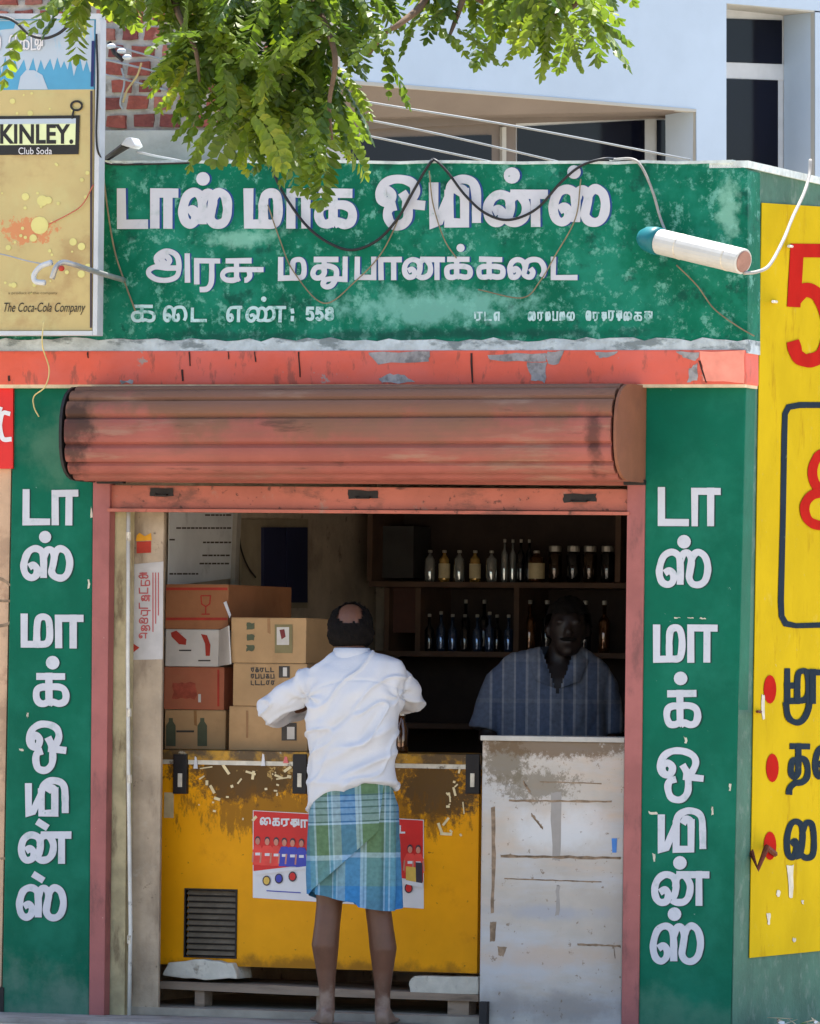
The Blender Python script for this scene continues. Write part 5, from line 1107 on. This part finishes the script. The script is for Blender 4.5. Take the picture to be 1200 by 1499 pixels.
# lungi
def ramp_mat(name, rows, cols, u0, u1, v0, v1, mixf):
    m = bpy.data.materials.new(name); m.use_nodes = True; t = m.node_tree; N = t.nodes; L = t.links; Pn = N['Principled BSDF']
    uv = N.new('ShaderNodeUVMap'); sp_ = N.new('ShaderNodeSeparateXYZ'); L.new(uv.outputs[0], sp_.inputs[0])
    def ramp(sock, a, b_, stops):
        r = N.new('ShaderNodeMapRange'); r.inputs[1].default_value = a; r.inputs[2].default_value = b_; L.new(sock, r.inputs[0])
        c = N.new('ShaderNodeValToRGB'); c.color_ramp.interpolation = 'CONSTANT'; e = c.color_ramp.elements
        for i, (p_, col) in enumerate(stops):
            x = e[i] if i < 2 else e.new(p_); x.position = p_; x.color = col
        L.new(r.outputs[0], c.inputs[0]); return c.outputs[0]
    a = ramp(sp_.outputs[1], v0, v1, rows); c = ramp(sp_.outputs[0], u0, u1, cols)
    mx = N.new('ShaderNodeMix'); mx.data_type = 'RGBA'; mx.inputs[0].default_value = mixf; L.new(a, mx.inputs[6]); L.new(c, mx.inputs[7])
    nz = N.new('ShaderNodeTexNoise'); nz.inputs['Scale'].default_value = 60; L.new(uv.outputs[0], nz.inputs[0])
    mul = N.new('ShaderNodeMix'); mul.data_type = 'RGBA'; mul.blend_type = 'OVERLAY'; mul.inputs[0].default_value = .35; L.new(mx.outputs[2], mul.inputs[6]); L.new(nz.outputs[0], mul.inputs[7])
    L.new(mul.outputs[2], Pn.inputs['Base Color']); Pn.inputs['Roughness'].default_value = .85; Pn.inputs['Specular IOR Level'].default_value = .2
    return m
Gr, Pa, Bl, Te, Lt, Dk = C(84, 110, 78), C(124, 146, 152), C(48, 108, 162), C(84, 130, 146), C(156, 178, 188), C(52, 76, 90)
rows = [(0.0, Bl), (.05, C(52, 116, 166)), (.16, Te), (.38, Lt), (.42, Gr), (.655, Lt), (.67, Dk), (.68, Pa), (.73, Dk), (.74, Pa), (.78, Dk), (.79, Pa), (.83, Dk), (.84, Pa), (.875, Dk), (.885, Gr), (.99, Te)]
cols = [(0.0, Bl), (.08, Te), (.13, Lt), (.15, Gr), (.27, Lt), (.285, Te), (.31, Lt), (.325, Pa), (.40, Bl), (.55, Lt), (.575, Pa), (.59, Lt), (.61, Gr), (.78, Lt), (.795, Te), (.83, Lt), (.845, Te), (.9, Bl)]
m_lungi = ramp_mat('checked_cotton', rows, cols, P(447, 1240).x, P(594, 1240).x, P(520, 1326).z, P(520, 1138).z, .48)
mb = MB(); NR, NA = 70, 120; tabs = [(1128, 474, 562, .100), (1150, 464, 573, .112), (1182, 456, 583, .127), (1230, 453, 585, .130), (1280, 451, 586, .131), (1326, 453, 586, .130)]
def interp(v):
    for a, c in zip(tabs, tabs[1:]):
        if v <= c[0]: t = (v - a[0]) / (c[0] - a[0]); return [a[i] + (c[i] - a[i]) * t for i in range(1, 4)]
    return tabs[-1][1:]
rg = []
for i in range(NR + 1):
    ring = []
    for k in range(NA):
        ta = 2 * math.pi * k / NA; c_, s_ = math.cos(ta), math.sin(ta)
        vhem = 1322 - 6 * math.sin(ta * 2) + (4 if c_ > 0 else -2) - 12 * max(0, -c_) ** 3
        v = 1128 + (vhem - 1128) * i / NR
        ul, ur, b_ = interp(v); a = P(ul, v); c2 = P(ur, v)
        x = (a.x + c2.x) / 2 + (c2.x - a.x) / 2 * math.copysign(abs(c_) ** .85, c_); y = b_ * math.copysign(abs(s_) ** .85, s_)
        f = max(0, (v - 1145) / 180)
        d = .018 * f * mnoise.noise(Vector((c_ * 4, s_ * 4, v * .004))) + .006 * f * math.sin(ta * 11 + v * .012 + 2 * mnoise.noise(Vector((c_, s_, v * .01)))) + .003 * mnoise.noise(Vector((x * 30, y * 30, v * .05)))
        ring.append(Vector((x + c_ * d, y + s_ * d, a.z)))
    rg.append(ring)
mb.rings(rg, cap=False)
rg2 = [[q * .0 + Vector((q.x * .97 + .0, q.y * .96, q.z)) for q in r] for r in (rg[-1], rg[-14])]
mb.rings(rg2, cap=False)
lung = finish(mb.mesh('lungi'), LC, 'lungi', m_lungi, cust, True)
mb = MB(); uvs = {}; rows_ = []
for i in range(25):
    v = 1146 + (1309 - 1146) * i / 24
    ul, ur, b_ = interp(v); ul -= 2
    ue = min(562 - (v - 1146) * .12, 452 + (1307 - v) / .90)
    row_ = []
    for k in range(25):
        t = k / 24; uu = ul + (max(ue, ul + 2) - ul) * t
        p = P(uu, v); mid = (P(ul, v).x + P(ur, v).x) / 2; hw = (P(ur, v).x - P(ul, v).x) / 2
        q = min(1, abs((p.x - mid) / hw)) ** (1 / .85); y = -b_ * max(0, 1 - q * q) ** .425
        lift = .002 + .017 * min(1, max(0, (v - 1152) / 40)) + .003 * math.sin(t * 8 + i * .3) * min(1, i / 10)
        row_.append(Vector((p.x - .004 * (1 - t), y - lift, p.z)))
    rows_.append(row_)
mb.rings(rows_, cap=False, closed=False)
mb.rings([[q + Vector((0, .006, 0)) for q in r_] for r_ in rows_], cap=False, closed=False)
me = mb.mesh('lungi_flap'); lay = me.uv_layers.new(name='UV')
for lp in me.loops:
    c = me.vertices[lp.vertex_index].co; x_, z_ = c.x - .03, c.z - .62
    lay.data[lp.index].uv = (x_ * .998 + z_ * .05 + .040, -x_ * .05 + z_ * .998 + .626)
finish(me, LC, 'lungi_flap', m_lungi, lung)

# ---- shopkeeper behind the counter
LK = Local(818, 1491, 1.15)
keep_ = thing('person', 'shopkeeper in a dark striped open necked shirt behind the pale counter', 'person', tuple(LK.o))
LK.u += 5; P = LK.P
m_dskin = mat('shaded_skin', C(30, 21, 19), .5, .1, 9, .1, 70, spec=.35)  # skin colour lowered to near black to paint the shade on his face
hk = P(836, 918, -.05)
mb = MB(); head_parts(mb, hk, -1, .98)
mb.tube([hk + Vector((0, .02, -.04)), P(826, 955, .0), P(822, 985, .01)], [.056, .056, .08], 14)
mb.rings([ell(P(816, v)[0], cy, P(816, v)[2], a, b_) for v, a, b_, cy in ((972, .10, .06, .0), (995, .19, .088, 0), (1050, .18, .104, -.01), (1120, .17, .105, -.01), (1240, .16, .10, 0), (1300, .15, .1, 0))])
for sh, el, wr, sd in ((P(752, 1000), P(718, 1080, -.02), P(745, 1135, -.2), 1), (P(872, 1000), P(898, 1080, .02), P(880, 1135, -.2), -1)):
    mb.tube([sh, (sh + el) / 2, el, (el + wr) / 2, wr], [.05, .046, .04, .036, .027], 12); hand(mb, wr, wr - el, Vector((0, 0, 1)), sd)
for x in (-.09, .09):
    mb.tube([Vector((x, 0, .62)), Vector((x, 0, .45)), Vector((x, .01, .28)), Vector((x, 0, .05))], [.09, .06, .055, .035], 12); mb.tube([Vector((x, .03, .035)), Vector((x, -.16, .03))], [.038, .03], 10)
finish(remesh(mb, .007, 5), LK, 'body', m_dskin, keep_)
def keep_k(d):
    if d.y < -.25 and d.z < .42: return -1
    if d.z < -.5 or (d.y < .1 and d.z < -.05): return -1
    return min(1, (d.z + .5) * 5)
hair_shell(LK, hk, -1, keep_, .98, keep_k, .024)
mb = MB(); mb.ball(hk + Vector((0, -.100, -.050)), (.036, .012, .009), 12, 6); finish(mb.mesh('moustache'), LK, 'moustache', m_hair, keep_)
Nv, Gy, Lg = C(70, 80, 100), C(92, 98, 110), C(138, 140, 146)
st = []; x = 0
for i in range(14):
    st.append((x, Nv if i % 2 else Gy)); st.append((x + .058, Lg)); x += .0714
m_kshirt = ramp_mat('striped_cotton', [(0, Nv), (.3, Gy), (.33, Nv), (.6, Gy), (.63, Nv), (.9, Gy)], st[:28], -.34, .34, P(816, 1150).z, P(816, 950).z, .55)
mb = MB()
def rk(v, ul, ur, b_, cy=0): a = P(ul, v); c = P(ur, v); return ell((a.x + c.x) / 2, cy, a.z, (c.x - a.x) / 2, b_, 36, .86)
mb.rings([rk(948, 784, 858, .066), rk(955, 764, 872, .078), rk(963, 744, 886, .088), rk(976, 732, 896, .10, -.004), (rk(1000, 728, 897, .11, -.008)), rk(1040, 730, 893, .122, -.012), rk(1090, 732, 892, .122, -.012), rk(1160, 734, 892, .118), rk(1300, 734, 892, .118)])
mb.tube([P(752, 980), P(736, 1000), P(722, 1035, -.01), P(713, 1070, -.02)], [.050, .060, .060, .064], 18); mb.tube([P(876, 984), P(888, 1004), P(896, 1040, .02), P(898, 1072, .03)], [.048, .058, .058, .060], 18)
me = remesh(mb, .007, 6); nrm = [v.normal.copy() for v in me.vertices]
x0_, z0_ = P(820, 1018).x, P(820, 1018).z
for v in me.vertices:
    x, y, z = v.co
    d = .014 * mnoise.noise(Vector((x * 12, y * 8, z * 5))) + .004 * mnoise.noise(Vector((x * 40, y * 20, z * 22)))
    v.co = v.co + nrm[v.index] * d
bm = bmesh.new(); bm.from_mesh(me)
gone = [f for f in bm.faces if f.calc_center_median().y < .02 and f.calc_center_median().z > z0_ and abs(f.calc_center_median().x - x0_) < (f.calc_center_median().z - z0_) * .36]
bmesh.ops.delete(bm, geom=gone, context='FACES'); bm.to_mesh(me); bm.free()
ks = finish(me, LK, 'shirt', m_kshirt, keep_, True)
for s in (-1, 1):
    mb = MB(); c0 = Vector((x0_, -.118, z0_ + .0))
    t1 = Vector((x0_ + s * .075, -.062, z0_ + .19)); t2 = Vector((x0_ + s * .125, -.085, z0_ + .145)); t3 = Vector((x0_ + s * .055, -.120, z0_ + .06))
    mb.prism([c0 + Vector((s * .012, -.012, .03)), t1, t2, t3 + Vector((s * .035, -.004, .0))], (0, -.006, 0)); finish(mb.mesh('collar_lapel'), LK, 'collar_lapel', m_kshirt, ks, True)

# ---------------------------------------------------------------- litter at the corner
lit = MB()
for k in range(150):
    p = F(random.uniform(1135, 1230), 1497, random.uniform(-.35, .5)); p.z = -.04 + abs(random.gauss(0, .028)); a = random.uniform(0, 6.28); l, w = random.uniform(.02, .06), random.uniform(.008, .02)
    d = Vector((math.cos(a), math.sin(a), random.uniform(-.2, .8))).normalized(); s = d.cross(Vector((0, 0, 1))).normalized()
    lit.prism([p - d * l, p + s * w, p + d * l, p - s * w], (0, 0, .002))
o = lit.build('leaf_litter', mat('dry_leaf_litter', C(176, 160, 130), .8, .35, 25, .1, 30, [dict(c=C(70, 110, 40), s=14, lo=.52, hi=.58, k=1), dict(c=C(224, 222, 216), s=11, lo=.55, hi=.6, k=1, o=5), dict(c=C(60, 50, 40), s=12, lo=.58, hi=.62, k=1, o=8)]))
o['kind'] = 'stuff'; o['label'] = 'heap of dry leaves and paper litter at the foot of the side wall'; o['category'] = 'litter'
